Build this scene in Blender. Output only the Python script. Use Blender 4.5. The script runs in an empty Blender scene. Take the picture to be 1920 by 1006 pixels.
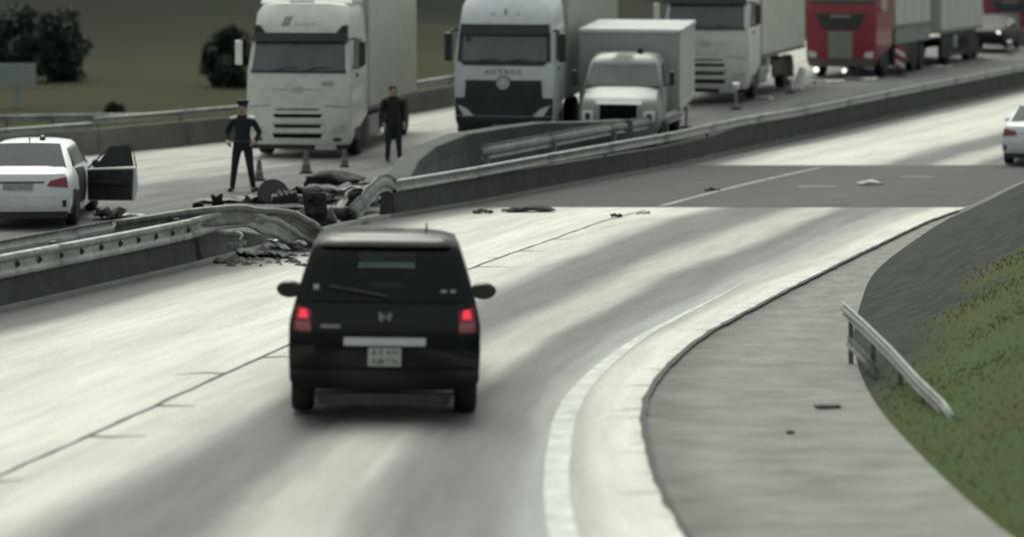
import bpy, bmesh, math, random
from mathutils import Vector, Matrix, noise
R = math.radians
random.seed(11)
scene = bpy.context.scene
C = scene.collection

# ------------------------------------------------------------------ camera
FP = 5000.0                      # focal length in photo pixels (1920 wide)
CAMZ = 3.7
cam = bpy.data.cameras.new('camera')
camo = bpy.data.objects.new('camera', cam); C.objects.link(camo)
camo.location = (0, 0, CAMZ)
camo.rotation_euler = (R(90), 0, 0)
cam.sensor_width = 36.0
cam.lens = FP / 1920 * 36.0
cam.shift_y = -(503 - 7) / 1920
cam.clip_start = 0.5
cam.clip_end = 3000
cam.dof.use_dof = True
cam.dof.focus_distance = 37
cam.dof.aperture_fstop = 0.9
scene.camera = camo

# ------------------------------------------------------------------ light
SUN_EL, SUN_AZ = 62, -12         # azimuth measured from +Y towards +X
world = bpy.data.worlds.new('World'); scene.world = world
world.use_nodes = True
wn, wl = world.node_tree.nodes, world.node_tree.links
wn.clear()
sky = wn.new('ShaderNodeTexSky'); sky.sky_type = 'NISHITA'
sky.sun_disc = False
sky.sun_elevation = R(SUN_EL); sky.sun_rotation = R(SUN_AZ)
sky.air_density = 1.0; sky.dust_density = 6.0; sky.ozone_density = 1.0
hs = wn.new('ShaderNodeHueSaturation'); hs.inputs['Saturation'].default_value = 0.22
tint = wn.new('ShaderNodeMixRGB'); tint.blend_type = 'MULTIPLY'; tint.inputs['Fac'].default_value = 1
tint.inputs['Color2'].default_value = (0.945, 1.0, 0.905, 1)
bg = wn.new('ShaderNodeBackground'); bg.inputs['Strength'].default_value = 0.15
wo = wn.new('ShaderNodeOutputWorld')
wl.new(sky.outputs[0], hs.inputs['Color']); wl.new(hs.outputs[0], tint.inputs['Color1'])
wl.new(tint.outputs[0], bg.inputs['Color']); wl.new(bg.outputs[0], wo.inputs['Surface'])
sun = bpy.data.lights.new('sun', 'SUN'); sun.energy = 0.6; sun.angle = R(40)
sun.color = (1.0, 0.98, 0.91)
suno = bpy.data.objects.new('sun', sun); C.objects.link(suno)
sd = Vector((math.sin(R(SUN_AZ)) * math.cos(R(SUN_EL)), math.cos(R(SUN_AZ)) * math.cos(R(SUN_EL)), math.sin(R(SUN_EL))))
suno.rotation_euler = (-sd).to_track_quat('-Z', 'Y').to_euler()
suno.location = (0, 30, 60)

vs = scene.view_settings
vs.view_transform = 'Standard'; vs.look = 'None'; vs.gamma = 1.0
vs.use_curve_mapping = False
vs.exposure = 0.38
scene.cycles.use_denoising = True
scene.cycles.filter_width = 1.6
scene.cycles.max_bounces = 6
scene.cycles.sample_clamp_indirect = 4

# ------------------------------------------------------------------ materials
MAT = {}
def mat(name, col, rough=0.6, metal=0.0, spec=0.5, var=0.15, scale=4.0, bump=0.0, bscale=60.0, coat=0.0, dirt=None, dirt_amt=0.0, coords='Object', stretch=None):
    """principled material, colour broken up by noise, optional dirt blotches and bump"""
    if name in MAT: return MAT[name]
    m = bpy.data.materials.new(name); m.use_nodes = True
    n, l = m.node_tree.nodes, m.node_tree.links
    b = n['Principled BSDF']
    b.inputs['Roughness'].default_value = rough; b.inputs['Metallic'].default_value = metal
    b.inputs['Specular IOR Level'].default_value = spec; b.inputs['Coat Weight'].default_value = coat
    b.inputs['Coat Roughness'].default_value = 0.06; b.inputs['Coat IOR'].default_value = 1.4
    tc = n.new('ShaderNodeTexCoord'); src = tc.outputs[coords]
    if stretch:
        mp = n.new('ShaderNodeMapping'); mp.inputs['Scale'].default_value = stretch
        l.new(src, mp.inputs['Vector']); src = mp.outputs[0]
    nz = n.new('ShaderNodeTexNoise'); nz.inputs['Scale'].default_value = scale; nz.inputs['Detail'].default_value = 6
    nz.inputs['Roughness'].default_value = 0.6
    l.new(src, nz.inputs['Vector'])
    cr = n.new('ShaderNodeValToRGB')
    lo = [max(0, c * (1 - var)) for c in col]; hi = [min(1, c * (1 + var)) for c in col]
    cr.color_ramp.elements[0].position = 0.3; cr.color_ramp.elements[1].position = 0.7
    cr.color_ramp.elements[0].color = (*lo, 1); cr.color_ramp.elements[1].color = (*hi, 1)
    l.new(nz.outputs['Fac'], cr.inputs['Fac'])
    out = cr.outputs[0]
    if dirt:
        n2 = n.new('ShaderNodeTexNoise'); n2.inputs['Scale'].default_value = scale * 2.7; n2.inputs['Detail'].default_value = 8
        l.new(src, n2.inputs['Vector'])
        r2 = n.new('ShaderNodeValToRGB'); r2.color_ramp.elements[0].position = 0.45; r2.color_ramp.elements[1].position = 0.75
        l.new(n2.outputs['Fac'], r2.inputs['Fac'])
        mu = n.new('ShaderNodeMath'); mu.operation = 'MULTIPLY'; mu.inputs[1].default_value = dirt_amt
        l.new(r2.outputs[0], mu.inputs[0])
        mx = n.new('ShaderNodeMixRGB'); mx.inputs['Color2'].default_value = (*dirt, 1)
        l.new(mu.outputs[0], mx.inputs['Fac']); l.new(out, mx.inputs['Color1']); out = mx.outputs[0]
    l.new(out, b.inputs['Base Color'])
    if bump:
        n3 = n.new('ShaderNodeTexNoise'); n3.inputs['Scale'].default_value = bscale; n3.inputs['Detail'].default_value = 5
        l.new(src, n3.inputs['Vector'])
        bp = n.new('ShaderNodeBump'); bp.inputs['Strength'].default_value = bump; bp.inputs['Distance'].default_value = 0.03
        l.new(n3.outputs['Fac'], bp.inputs['Height']); l.new(bp.outputs[0], b.inputs['Normal'])
    MAT[name] = m
    return m

def emit_mat(name, col, e, base=None):
    m = bpy.data.materials.new(name); m.use_nodes = True
    b = m.node_tree.nodes['Principled BSDF']
    b.inputs['Base Color'].default_value = (*(base or col), 1)
    b.inputs['Emission Color'].default_value = (*col, 1); b.inputs['Emission Strength'].default_value = e
    b.inputs['Roughness'].default_value = 0.2
    MAT[name] = m
    return m

M_black_paint = mat('black_paint', (0.002, 0.0045, 0.0045), 0.3, coat=0.55, spec=0.1, var=0.2, dirt=(0.008, 0.014, 0.013), dirt_amt=0.35, scale=3)
M_white_paint = mat('white_paint', (0.66, 0.69, 0.71), 0.35, coat=0.4, var=0.05, dirt=(0.5, 0.5, 0.48), dirt_amt=0.4, scale=2.2)
M_truck_white = mat('truck_white', (0.53, 0.55, 0.52), 0.38, coat=0.3, var=0.05, dirt=(0.38, 0.385, 0.36), dirt_amt=0.6, scale=1.6)
M_silver_white = mat('silver_white', (0.56, 0.60, 0.64), 0.35, coat=0.35, var=0.05, dirt=(0.34, 0.36, 0.36), dirt_amt=0.4, scale=1.6)
M_red_paint = mat('red_paint', (0.22, 0.016, 0.03), 0.45, coat=0.3, var=0.12, dirt=(0.12, 0.02, 0.025), dirt_amt=0.5, scale=2)
M_dark_red = mat('dark_red_paint', (0.16, 0.02, 0.03), 0.4, coat=0.3, var=0.12, scale=2)
M_box_side = mat('trailer_tarp', (0.43, 0.44, 0.40), 0.6, var=0.07, dirt=(0.32, 0.325, 0.295), dirt_amt=0.6, scale=0.7, bump=0.08, bscale=2.5)
M_box_grey = mat('box_grey', (0.32, 0.35, 0.33), 0.5, var=0.06, dirt=(0.27, 0.29, 0.27), dirt_amt=0.5, scale=1.1)
M_tarp_green = mat('tarp_green_grey', (0.17, 0.2, 0.18), 0.65, var=0.1, scale=1.2)
M_plastic = mat('black_plastic', (0.018, 0.02, 0.021), 0.5, var=0.25, dirt=(0.06, 0.062, 0.058), dirt_amt=0.5, scale=5)
M_darkblue = mat('dark_blue_plastic', (0.014, 0.02, 0.026), 0.42, var=0.2, dirt=(0.045, 0.05, 0.055), dirt_amt=0.4, scale=4)
M_chassis = mat('chassis_black', (0.02, 0.021, 0.02), 0.8, var=0.3, dirt=(0.05, 0.047, 0.04), dirt_amt=0.6, scale=4)
M_rubber = mat('tyre_rubber', (0.014, 0.014, 0.014), 0.85, var=0.25, dirt=(0.05, 0.048, 0.043), dirt_amt=0.4, scale=8, bump=0.2, bscale=50)
M_rim = mat('rim_steel', (0.3, 0.31, 0.31), 0.4, metal=0.6, var=0.2, scale=6, dirt=(0.1, 0.1, 0.09), dirt_amt=0.5)
M_glass_dark = mat('tinted_glass', (0.008, 0.012, 0.012), 0.15, spec=0.45, var=0.3, scale=2)
M_screen = mat('windscreen_glass', (0.045, 0.062, 0.066), 0.15, spec=0.9, var=0.35, scale=0.9)
M_chrome = mat('chrome', (0.62, 0.64, 0.65), 0.22, metal=0.85, var=0.05)
M_lens = mat('lamp_lens', (0.55, 0.58, 0.58), 0.15, var=0.1, scale=8)
M_plate = mat('plate_white', (0.4, 0.42, 0.4), 0.5, var=0.06, scale=9, dirt=(0.3, 0.3, 0.28), dirt_amt=0.4)
M_ink = mat('plate_ink', (0.09, 0.1, 0.1), 0.6, var=0.1)
M_mark = mat('grey_mark', (0.17, 0.185, 0.185), 0.5, var=0.15)
M_mark_faint = mat('faint_mark', (0.36, 0.375, 0.36), 0.5, var=0.1)
M_mark_rose = mat('rose_mark', (0.32, 0.3, 0.3), 0.5, var=0.1)
M_steel = mat('galvanised_steel', (0.27, 0.29, 0.275), 0.5, metal=0.25, var=0.22, scale=3, dirt=(0.13, 0.13, 0.11), dirt_amt=0.6)
M_steel_dirty = mat('dirty_steel', (0.14, 0.148, 0.14), 0.6, metal=0.15, var=0.35, scale=4, dirt=(0.05, 0.05, 0.045), dirt_amt=0.7)
M_bolt = mat('bolt_dark', (0.03, 0.03, 0.03), 0.7, var=0.2)
M_conc_dark = mat('dark_concrete', (0.04, 0.044, 0.042), 0.9, var=0.3, scale=1.5, dirt=(0.075, 0.08, 0.075), dirt_amt=0.45, bump=0.3, bscale=14)
M_conc_grey = mat('grey_concrete', (0.088, 0.095, 0.092), 0.9, var=0.22, scale=1.2, dirt=(0.06, 0.062, 0.058), dirt_amt=0.6, bump=0.3, bscale=12)
M_conc_wall = mat('wall_concrete', (0.115, 0.12, 0.105), 0.9, var=0.25, scale=0.8, dirt=(0.08, 0.082, 0.07), dirt_amt=0.6, bump=0.3, bscale=9)
M_paint_line = mat('road_paint', (0.62, 0.63, 0.6), 0.6, var=0.12, scale=6, dirt=(0.3, 0.3, 0.29), dirt_amt=0.5)
M_tar = mat('tar', (0.025, 0.026, 0.026), 0.75, var=0.3, scale=6)
M_sign_back = mat('sign_back', (0.26, 0.3, 0.28), 0.5, metal=0.3, var=0.08, scale=2)
M_bark = mat('bark', (0.05, 0.042, 0.032), 0.9, var=0.3, scale=10)
M_leaf = mat('leaf_dark', (0.014, 0.030, 0.020), 0.7, var=0.45, scale=1.2)
M_leaf2 = mat('leaf_olive', (0.028, 0.036, 0.02), 0.7, var=0.45, scale=1.2)
M_cone = mat('cone_orange', (0.1, 0.075, 0.07), 0.6, var=0.2, scale=10, dirt=(0.14, 0.1, 0.09), dirt_amt=0.7)
M_cone_white = mat('cone_white', (0.7, 0.72, 0.7), 0.5, var=0.06)
M_red_sign = mat('sign_red', (0.3, 0.04, 0.06), 0.5, var=0.1)
M_skin = mat('skin', (0.32, 0.21, 0.16), 0.55, var=0.12, scale=12)
M_navy = mat('navy_cloth', (0.005, 0.008, 0.014), 0.85, var=0.3, scale=9, bump=0.2, bscale=30)
M_jacket = mat('black_cloth', (0.008, 0.008, 0.009), 0.85, var=0.3, scale=9, bump=0.2, bscale=30)
M_denim = mat('dark_denim', (0.006, 0.013, 0.022), 0.85, var=0.3, scale=9, bump=0.2, bscale=30)
M_hair = mat('hair', (0.012, 0.01, 0.009), 0.7, var=0.3, scale=20)
M_blue = mat('blue_lens', (0.02, 0.025, 0.07), 0.2, var=0.1)
M_shoe = mat('shoe', (0.01, 0.01, 0.01), 0.5, var=0.2)
M_debris_w = mat('debris_white', (0.42, 0.44, 0.42), 0.6, var=0.25, scale=5, dirt=(0.12, 0.12, 0.11), dirt_amt=0.6)
M_wreck = mat('wreck_dark', (0.045, 0.048, 0.047), 0.85, spec=0.2, var=0.4, scale=4, dirt=(0.12, 0.125, 0.12), dirt_amt=0.6)
M_brake = emit_mat('brake_light', (1.0, 0.04, 0.08), 0.6, (0.45, 0.01, 0.02))
M_tail = mat('tail_lens', (0.2, 0.02, 0.035), 0.2, var=0.2, scale=12)
M_tail_pale = mat('tail_lens_pale', (0.3, 0.09, 0.1), 0.2, var=0.15, scale=12)
M_head_on = emit_mat('lit_lamp', (1.0, 0.98, 0.95), 1.3)
M_head_bright = emit_mat('bright_lit_lamp', (1.0, 0.99, 1.0), 4.0)

def clear_glass(name, tintc, refl):
    m = bpy.data.materials.new(name); m.use_nodes = True
    n, l = m.node_tree.nodes, m.node_tree.links
    n.clear()
    t = n.new('ShaderNodeBsdfTransparent'); t.inputs[0].default_value = (*tintc, 1)
    g = n.new('ShaderNodeBsdfGlossy'); g.inputs['Roughness'].default_value = 0.08; g.inputs['Color'].default_value = (.9, .95, .95, 1)
    nz = n.new('ShaderNodeTexNoise'); nz.inputs['Scale'].default_value = 3
    fr = n.new('ShaderNodeFresnel'); fr.inputs['IOR'].default_value = 1.45
    mu = n.new('ShaderNodeMath'); mu.operation = 'MULTIPLY'; mu.inputs[1].default_value = refl
    mx = n.new('ShaderNodeMixShader'); o = n.new('ShaderNodeOutputMaterial')
    l.new(fr.outputs[0], mu.inputs[0]); l.new(mu.outputs[0], mx.inputs['Fac']); l.new(t.outputs[0], mx.inputs[1]); l.new(g.outputs[0], mx.inputs[2]); l.new(mx.outputs[0], o.inputs['Surface'])
    return m
M_privacy = clear_glass('privacy_glass', (.2, .25, .24), .8)
M_clear = clear_glass('clear_glass', (.75, .8, .78), .8)
# ------------------------------------------------------------------ helpers
def link(o, parent=None):
    C.objects.link(o)
    if parent is not None: o.parent = parent
    return o
def tag(o, label=None, cat=None, group=None, kind=None):
    if label: o['label'] = label
    if cat: o['category'] = cat
    if group: o['group'] = group
    if kind: o['kind'] = kind
    return o
def empty(name, loc=(0, 0, 0), rz=0.0):
    o = bpy.data.objects.new(name, None); C.objects.link(o)
    o.location = loc; o.rotation_euler = (0, 0, rz); o.empty_display_size = 0.3
    return o
def mesh_obj(name, verts, faces, m, parent=None, smooth=None, merge=False, bevel=0, loc=None, rot=None):
    me = bpy.data.meshes.new(name); me.from_pydata(verts, [], faces); me.update()
    bm = bmesh.new(); bm.from_mesh(me)
    if merge: bmesh.ops.remove_doubles(bm, verts=bm.verts, dist=1e-4)
    bmesh.ops.recalc_face_normals(bm, faces=bm.faces)
    bm.to_mesh(me); bm.free()
    if smooth is not None:
        me.polygons.foreach_set('use_smooth', [True] * len(me.polygons))
        if smooth < 180: me.set_sharp_from_angle(angle=R(smooth))
    me.materials.append(m)
    o = link(bpy.data.objects.new(name, me), parent)
    if loc: o.location = loc
    if rot: o.rotation_euler = rot
    if bevel:
        bv = o.modifiers.new('bevel', 'BEVEL'); bv.width = bevel; bv.segments = 2; bv.limit_method = 'ANGLE'; bv.angle_limit = R(30)
    return o
def box(name, c, s, m, parent=None, bevel=0.01, rot=None, taper=1.0):
    hx, hy, hz = s[0] / 2, s[1] / 2, s[2] / 2
    t = taper
    v = [(-hx, -hy, -hz), (hx, -hy, -hz), (hx, hy, -hz), (-hx, hy, -hz), (-hx * t, -hy * t, hz), (hx * t, -hy * t, hz), (hx * t, hy * t, hz), (-hx * t, hy * t, hz)]
    f = [(0, 1, 2, 3), (4, 5, 6, 7), (0, 1, 5, 4), (1, 2, 6, 5), (2, 3, 7, 6), (3, 0, 4, 7)]
    return mesh_obj(name, v, f, m, parent, bevel=min(bevel, min(s) * 0.35), loc=c, rot=rot)
def lathe(name, prof, m, parent=None, axis='z', seg=24, loc=None, rot=None, smooth=40):
    """prof: list of (radius, height)"""
    v, f = [], []
    for r, h in prof:
        for i in range(seg):
            a = 2 * math.pi * i / seg
            p = (r * math.cos(a), r * math.sin(a), h)
            if axis == 'x': p = (p[2], p[0], p[1])
            if axis == 'y': p = (p[0], p[2], p[1])
            v.append(p)
    for j in range(len(prof) - 1):
        for i in range(seg):
            f.append((j * seg + i, j * seg + (i + 1) % seg, (j + 1) * seg + (i + 1) % seg, (j + 1) * seg + i))
    f.append(tuple(range(seg))); f.append(tuple(range((len(prof) - 1) * seg, len(prof) * seg)))
    return mesh_obj(name, v, f, m, parent, smooth=smooth, loc=loc, rot=rot)
def tube(name, pts, r, m, parent=None, seg=8):
    v, f = [], []
    P = [Vector(p) for p in pts]
    rr = r if isinstance(r, (list, tuple)) else [r] * len(P)
    for i, p in enumerate(P):
        d = (P[min(i + 1, len(P) - 1)] - P[max(i - 1, 0)]).normalized()
        a = d.cross(Vector((0, 0, 1)) if abs(d.z) < 0.9 else Vector((1, 0, 0))).normalized(); b = d.cross(a)
        for k in range(seg):
            t = 2 * math.pi * k / seg
            v.append(p + (a * math.cos(t) + b * math.sin(t)) * rr[i])
    for i in range(len(P) - 1):
        for k in range(seg):
            f.append((i * seg + k, i * seg + (k + 1) % seg, (i + 1) * seg + (k + 1) % seg, (i + 1) * seg + k))
    f.append(tuple(range(seg))); f.append(tuple(range((len(P) - 1) * seg, len(P) * seg)))
    return mesh_obj(name, [tuple(x) for x in v], f, m, parent, smooth=50)
def prism(name, poly, y0, y1, m, parent=None, bevel=0.0):
    """polygon in x,z extruded along y"""
    n = len(poly)
    v = [(x, y0, z) for x, z in poly] + [(x, y1, z) for x, z in poly]
    f = [tuple(range(n)), tuple(range(n, 2 * n))] + [(i, (i + 1) % n, n + (i + 1) % n, n + i) for i in range(n)]
    return mesh_obj(name, v, f, m, parent, bevel=bevel)
def text(name, s, size, m, parent, loc, rot=(R(90), 0, 0), shear=0.0, extrude=0.004, xscale=1.0):
    cu = bpy.data.curves.new(name, 'FONT'); cu.body = s; cu.size = size; cu.align_x = 'CENTER'; cu.align_y = 'CENTER'
    cu.extrude = extrude; cu.shear = shear; cu.offset = size * 0.012
    t = bpy.data.objects.new(name, cu); C.objects.link(t)
    dg = bpy.context.evaluated_depsgraph_get()
    me = bpy.data.meshes.new_from_object(t.evaluated_get(dg))
    bpy.data.objects.remove(t); bpy.data.curves.remove(cu)
    me.materials.clear(); me.materials.append(m)
    o = link(bpy.data.objects.new(name, me), parent); o.location = loc; o.rotation_euler = rot; o.scale = (xscale, 1, 1)
    return o
def interp(xs, ys, x):
    if x <= xs[0]: return ys[0]
    for i in range(len(xs) - 1):
        if x <= xs[i + 1]:
            t = (x - xs[i]) / (xs[i + 1] - xs[i]); return ys[i] + (ys[i + 1] - ys[i]) * t
    return ys[-1]
def smooth_interp(xs, ys, x):
    """cubic hermite through the knots"""
    if x <= xs[0]: return ys[0] + (ys[1] - ys[0]) / (xs[1] - xs[0]) * (x - xs[0])
    n = len(xs)
    if x >= xs[-1]: return ys[-1] + (ys[-1] - ys[-2]) / (xs[-1] - xs[-2]) * (x - xs[-1])
    i = max(j for j in range(n - 1) if xs[j] <= x)
    def sl(j):
        if j == 0: return (ys[1] - ys[0]) / (xs[1] - xs[0])
        if j == n - 1: return (ys[-1] - ys[-2]) / (xs[-1] - xs[-2])
        return (ys[j + 1] - ys[j - 1]) / (xs[j + 1] - xs[j - 1])
    h = xs[i + 1] - xs[i]; t = (x - xs[i]) / h
    return ((2 * t**3 - 3 * t**2 + 1) * ys[i] + (t**3 - 2 * t**2 + t) * h * sl(i) + (-2 * t**3 + 3 * t**2) * ys[i + 1] + (t**3 - t**2) * h * sl(i + 1))

# ------------------------------------------------------------------ ground lines (road layout in metres)
YS = [-5, 10, 18.5, 21, 25, 29, 33, 38, 44, 47, 52, 58, 64, 70, 76, 90, 107, 150, 300]
L_BAR = [-16.5, -12.3, -9.9, -9.25, -8.15, -7.1, -5.95, -4.6, -3.2, -2.44, -0.7, 1.45, 3.65, 5.85, 8.3, 14.4, 21.8, 40.5, 106]
L_JOINT = [-8.2, -6.0, -4.5, -4.0, -3.2, -2.4, -1.55, -0.55, 0.9, 1.65, 3.1, 5.1, 7.3, 9.5, 12.1, 18.6, 26.0, 45.0, 110.5]
L_EDGE = [3.0, 1.75, 1.22, 1.12, 1.25, 1.95, 3.05, 4.55, 6.4, 7.35, 9.05, 11.0, 13.1, 15.3, 17.8, 24.3, 31.9, 51.0, 117]
L_SHO = [5.6, 4.3, 3.52, 3.4, 3.4, 3.72, 4.3, 5.2, 6.75, 7.6, 9.25, 12.1, 14.2, 16.4, 18.9, 25.5, 33.2, 52.5, 119]
L_WALL = [-52, -43, -38, -36.5, -34, -31.5, -29, -26, -22.5, -20.5, -17.5, -14.2, -10.6, -7.3, -4.2, 2.4, 8.2, 23, 75]
ZM_Y = [0, 30, 47, 52, 65, 76, 90, 107, 150, 300]; ZM = [0, 0, -0.12, -0.2, -0.26, -0.15, 0.2, 0.6, 1.6, 5.0]
ZO_Y = [0, 40, 48, 55, 60, 66, 72, 77, 86, 97, 107, 150, 300]; ZO = [-0.4, -0.36, -0.28, -0.08, 0.0, 0.05, 0.15, 0.4, 0.9, 1.3, 1.6, 2.9, 7.0]
ZD_Y = [0, 40, 48, 55, 62, 66, 72, 77, 86, 96, 107, 150, 300]; ZD = [-0.1, -0.25, -0.22, -0.1, 0.0, 0.03, 0.42, 0.9, 1.05, 1.2, 1.4, 2.4, 5.8]
bar_x = lambda y: smooth_interp(YS, L_BAR, y)
joint_x = lambda y: smooth_interp(YS, L_JOINT, y)
edge_x = lambda y: smooth_interp(YS, L_EDGE, y)
sho_x = lambda y: smooth_interp(YS, L_SHO, y)
wall_x = lambda y: smooth_interp(YS, L_WALL, y)
zm = lambda y: interp(ZM_Y, ZM, y)
zo = lambda y: interp(ZO_Y, ZO, y)
z_med = lambda y: interp(ZD_Y, ZD, y)        # opposing road's edge at the median
def zopp(x, y):
    a, b = wall_x(y), bar_x(y) - 0.7
    t = min(1, max(0, (x - a) / (b - a)))
    return zo(y) * (1 - t) + z_med(y) * t
def pix(px, py_=None, y=None):
    return (px - 960) / FP * y

STA = [-5 + i * 1.0 for i in range(70)] + [65 + i * 2.5 for i in range(36)] + [160 + i * 10 for i in range(15)]
def ribbon(name, cols, m, parent=None, sta=STA, kind=None, uvf=None):
    """cols: list of functions y -> (x, y, z, u)"""
    v, f, uv = [], [], []
    n = len(cols)
    dist = 0
    for i, y in enumerate(sta):
        for c in cols:
            p = c(y); v.append(p[:3]); uv.append((p[3], y))
    for i in range(len(sta) - 1):
        for k in range(n - 1):
            f.append((i * n + k, i * n + k + 1, (i + 1) * n + k + 1, (i + 1) * n + k))
    me = bpy.data.meshes.new(name); me.from_pydata(v, [], f); me.update()
    ul = me.uv_layers.new(name='UVMap')
    for lp in me.loops: ul.data[lp.index].uv = uv[lp.vertex_index]
    me.polygons.foreach_set('use_smooth', [True] * len(me.polygons))
    me.materials.append(m)
    o = link(bpy.data.objects.new(name, me), parent)
    if kind: o['kind'] = kind
    return o
def lerp_line(fa, fb, t, za, zb, u0, u1):
    return lambda y: (fa(y) + (fb(y) - fa(y)) * t, y, za(y) + (zb(y) - za(y)) * t, u0 + (u1 - u0) * t)

def road_material(name, ramp, rough, stain=0.5, streak=(9.0, 0.12), speck=0.25, wob=0.02, spec=0.5):
    """ramp over UV.x (0..1): real colour of the pavement across its width: worn, tyre-darkened and dusty lanes"""
    m = bpy.data.materials.new(name); m.use_nodes = True
    n, l = m.node_tree.nodes, m.node_tree.links
    b = n['Principled BSDF']; b.inputs['Roughness'].default_value = rough; b.inputs['Specular IOR Level'].default_value = spec
    uv = n.new('ShaderNodeUVMap'); uv.uv_map = 'UVMap'
    sep = n.new('ShaderNodeSeparateXYZ'); l.new(uv.outputs[0], sep.inputs[0])
    mp = n.new('ShaderNodeMapping'); mp.inputs['Scale'].default_value = (streak[0], streak[1], 1); l.new(uv.outputs[0], mp.inputs['Vector'])
    nw = n.new('ShaderNodeTexNoise'); nw.inputs['Scale'].default_value = 1.0; nw.inputs['Detail'].default_value = 5; l.new(mp.outputs[0], nw.inputs['Vector'])
    sub = n.new('ShaderNodeMath'); sub.operation = 'SUBTRACT'; sub.inputs[1].default_value = 0.5; l.new(nw.outputs['Fac'], sub.inputs[0])
    mw = n.new('ShaderNodeMath'); mw.operation = 'MULTIPLY_ADD'; mw.inputs[1].default_value = wob * 4
    l.new(sub.outputs[0], mw.inputs[0]); l.new(sep.outputs['X'], mw.inputs[2])
    cr = n.new('ShaderNodeValToRGB'); cr.color_ramp.interpolation = 'EASE'
    els = cr.color_ramp.elements
    while len(els) < len(ramp): els.new(0.5)
    for e, (p, c) in zip(els, ramp):
        e.position = p; e.color = (*((c,) * 3 if not isinstance(c, tuple) else c), 1)
    l.new(mw.outputs[0], cr.inputs['Fac'])
    # streaky stains along the travel direction
    mp2 = n.new('ShaderNodeMapping'); mp2.inputs['Scale'].default_value = (streak[0] * 2.5, streak[1] * 2, 1); l.new(uv.outputs[0], mp2.inputs['Vector'])
    ns = n.new('ShaderNodeTexNoise'); ns.inputs['Scale'].default_value = 1.3; ns.inputs['Detail'].default_value = 7; ns.inputs['Roughness'].default_value = 0.65; l.new(mp2.outputs[0], ns.inputs['Vector'])
    rs = n.new('ShaderNodeValToRGB'); rs.color_ramp.elements[0].position = 0.3; rs.color_ramp.elements[1].position = 0.62
    rs.color_ramp.elements[0].color = (1 - stain,) * 3 + (1,); rs.color_ramp.elements[1].color = (1, 1, 1, 1)
    l.new(ns.outputs['Fac'], rs.inputs['Fac'])
    mx = n.new('ShaderNodeMixRGB'); mx.blend_type = 'MULTIPLY'; mx.inputs['Fac'].default_value = 1
    l.new(cr.outputs[0], mx.inputs['Color1']); l.new(rs.outputs[0], mx.inputs['Color2'])
    tc = n.new('ShaderNodeTexCoord')
    ng = n.new('ShaderNodeTexNoise'); ng.inputs['Scale'].default_value = 30; ng.inputs['Detail'].default_value = 8; l.new(tc.outputs['Object'], ng.inputs['Vector'])
    rg = n.new('ShaderNodeValToRGB'); rg.color_ramp.elements[0].position = 0.3; rg.color_ramp.elements[1].position = 0.7
    rg.color_ramp.elements[0].color = (1 - speck,) * 3 + (1,); rg.color_ramp.elements[1].color = (1, 1, 1, 1)
    l.new(ng.outputs['Fac'], rg.inputs['Fac'])
    mx2 = n.new('ShaderNodeMixRGB'); mx2.blend_type = 'MULTIPLY'; mx2.inputs['Fac'].default_value = 1
    l.new(mx.outputs[0], mx2.inputs['Color1']); l.new(rg.outputs[0], mx2.inputs['Color2'])
    l.new(mx2.outputs[0], b.inputs['Base Color'])
    bp = n.new('ShaderNodeBump'); bp.inputs['Strength'].default_value = 0.25; bp.inputs['Distance'].default_value = 0.01
    l.new(ng.outputs['Fac'], bp.inputs['Height']); l.new(bp.outputs[0], b.inputs['Normal'])
    return m
W = lambda g: (g, g * 0.995, g * 0.915)
K = lambda g: (g, g * 1.02, g)
road_ramp = [(0.0, K(0.07)), (0.08, K(0.14)), (0.16, W(0.48)), (0.23, W(0.62)), (0.30, W(0.56)), (0.40, W(0.66)), (0.49, W(0.62)), (0.51, W(0.60)), (0.565, W(0.56)),
             (0.635, K(0.18)), (0.69, K(0.165)), (0.755, W(0.45)), (0.785, W(0.44)), (0.825, K(0.175)), (0.875, K(0.21)), (0.905, K(0.33)), (0.94, W(0.42)), (0.965, W(0.6)), (1.0, W(0.64))]
M_road = road_material('pale_road', road_ramp, 0.8, stain=0.26, spec=0.2)
opp_ramp = [(0, K(0.2)), (0.1, W(0.5)), (0.4, W(0.46)), (0.55, K(0.19)), (0.7, K(0.15)), (0.85, K(0.13)), (1, K(0.11))]
M_opp = road_material('opposing_road', opp_ramp, 0.8, stain=0.5, wob=0.05, spec=0.2)
M_shoulder = road_material('shoulder_asphalt', [(0, W(0.19)), (0.3, W(0.24)), (0.7, W(0.235)), (1, W(0.25))], 0.85, stain=0.38, streak=(0.9, 0.8), wob=0.1, spec=0.2)
M_patch = road_material('asphalt_patch', [(0, K(0.07)), (0.3, K(0.085)), (0.6, K(0.1)), (1, K(0.085))], 0.85, stain=0.35, streak=(2.0, 0.9), wob=0.08, spec=0.2)

road = ribbon('road', [lerp_line(bar_x, joint_x, t, zm, zm, 0, 0.5) for t in (0, .33, .66, 1)] + [lerp_line(joint_x, edge_x, t, zm, zm, 0.5, 1.0) for t in (.25, .5, .75, 1)], M_road, kind='structure')
opp = ribbon('opposing_road', [lerp_line(wall_x, lambda y: bar_x(y) - 0.7, t / 6, zo, z_med, 0, 1) for t in range(7)], M_opp, kind='structure')
zs = lambda y: zm(y) - 0.03
shoulder = ribbon('road_shoulder', [lambda y: (edge_x(y), y, zm(y) + 0.0005, 0)] + [lerp_line(lambda y: edge_x(y) + 0.03, sho_x, t / 4, zs, zs, 0, 1) for t in range(5)], M_shoulder, kind='structure')
# dark repaved strip across the carriageway
PA, PB = 50.9, 65.3
psta = [PA + (PB - PA) * i / 24 for i in range(25)]
patch = ribbon('road_patch', [lerp_line(lambda y: bar_x(y) + 0.05, lambda y: edge_x(y) - 0.02, t / 8, lambda y: zm(y) + 0.005, lambda y: zm(y) + 0.005, 0, 1) for t in range(9)], M_patch, sta=psta, kind='structure')

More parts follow.
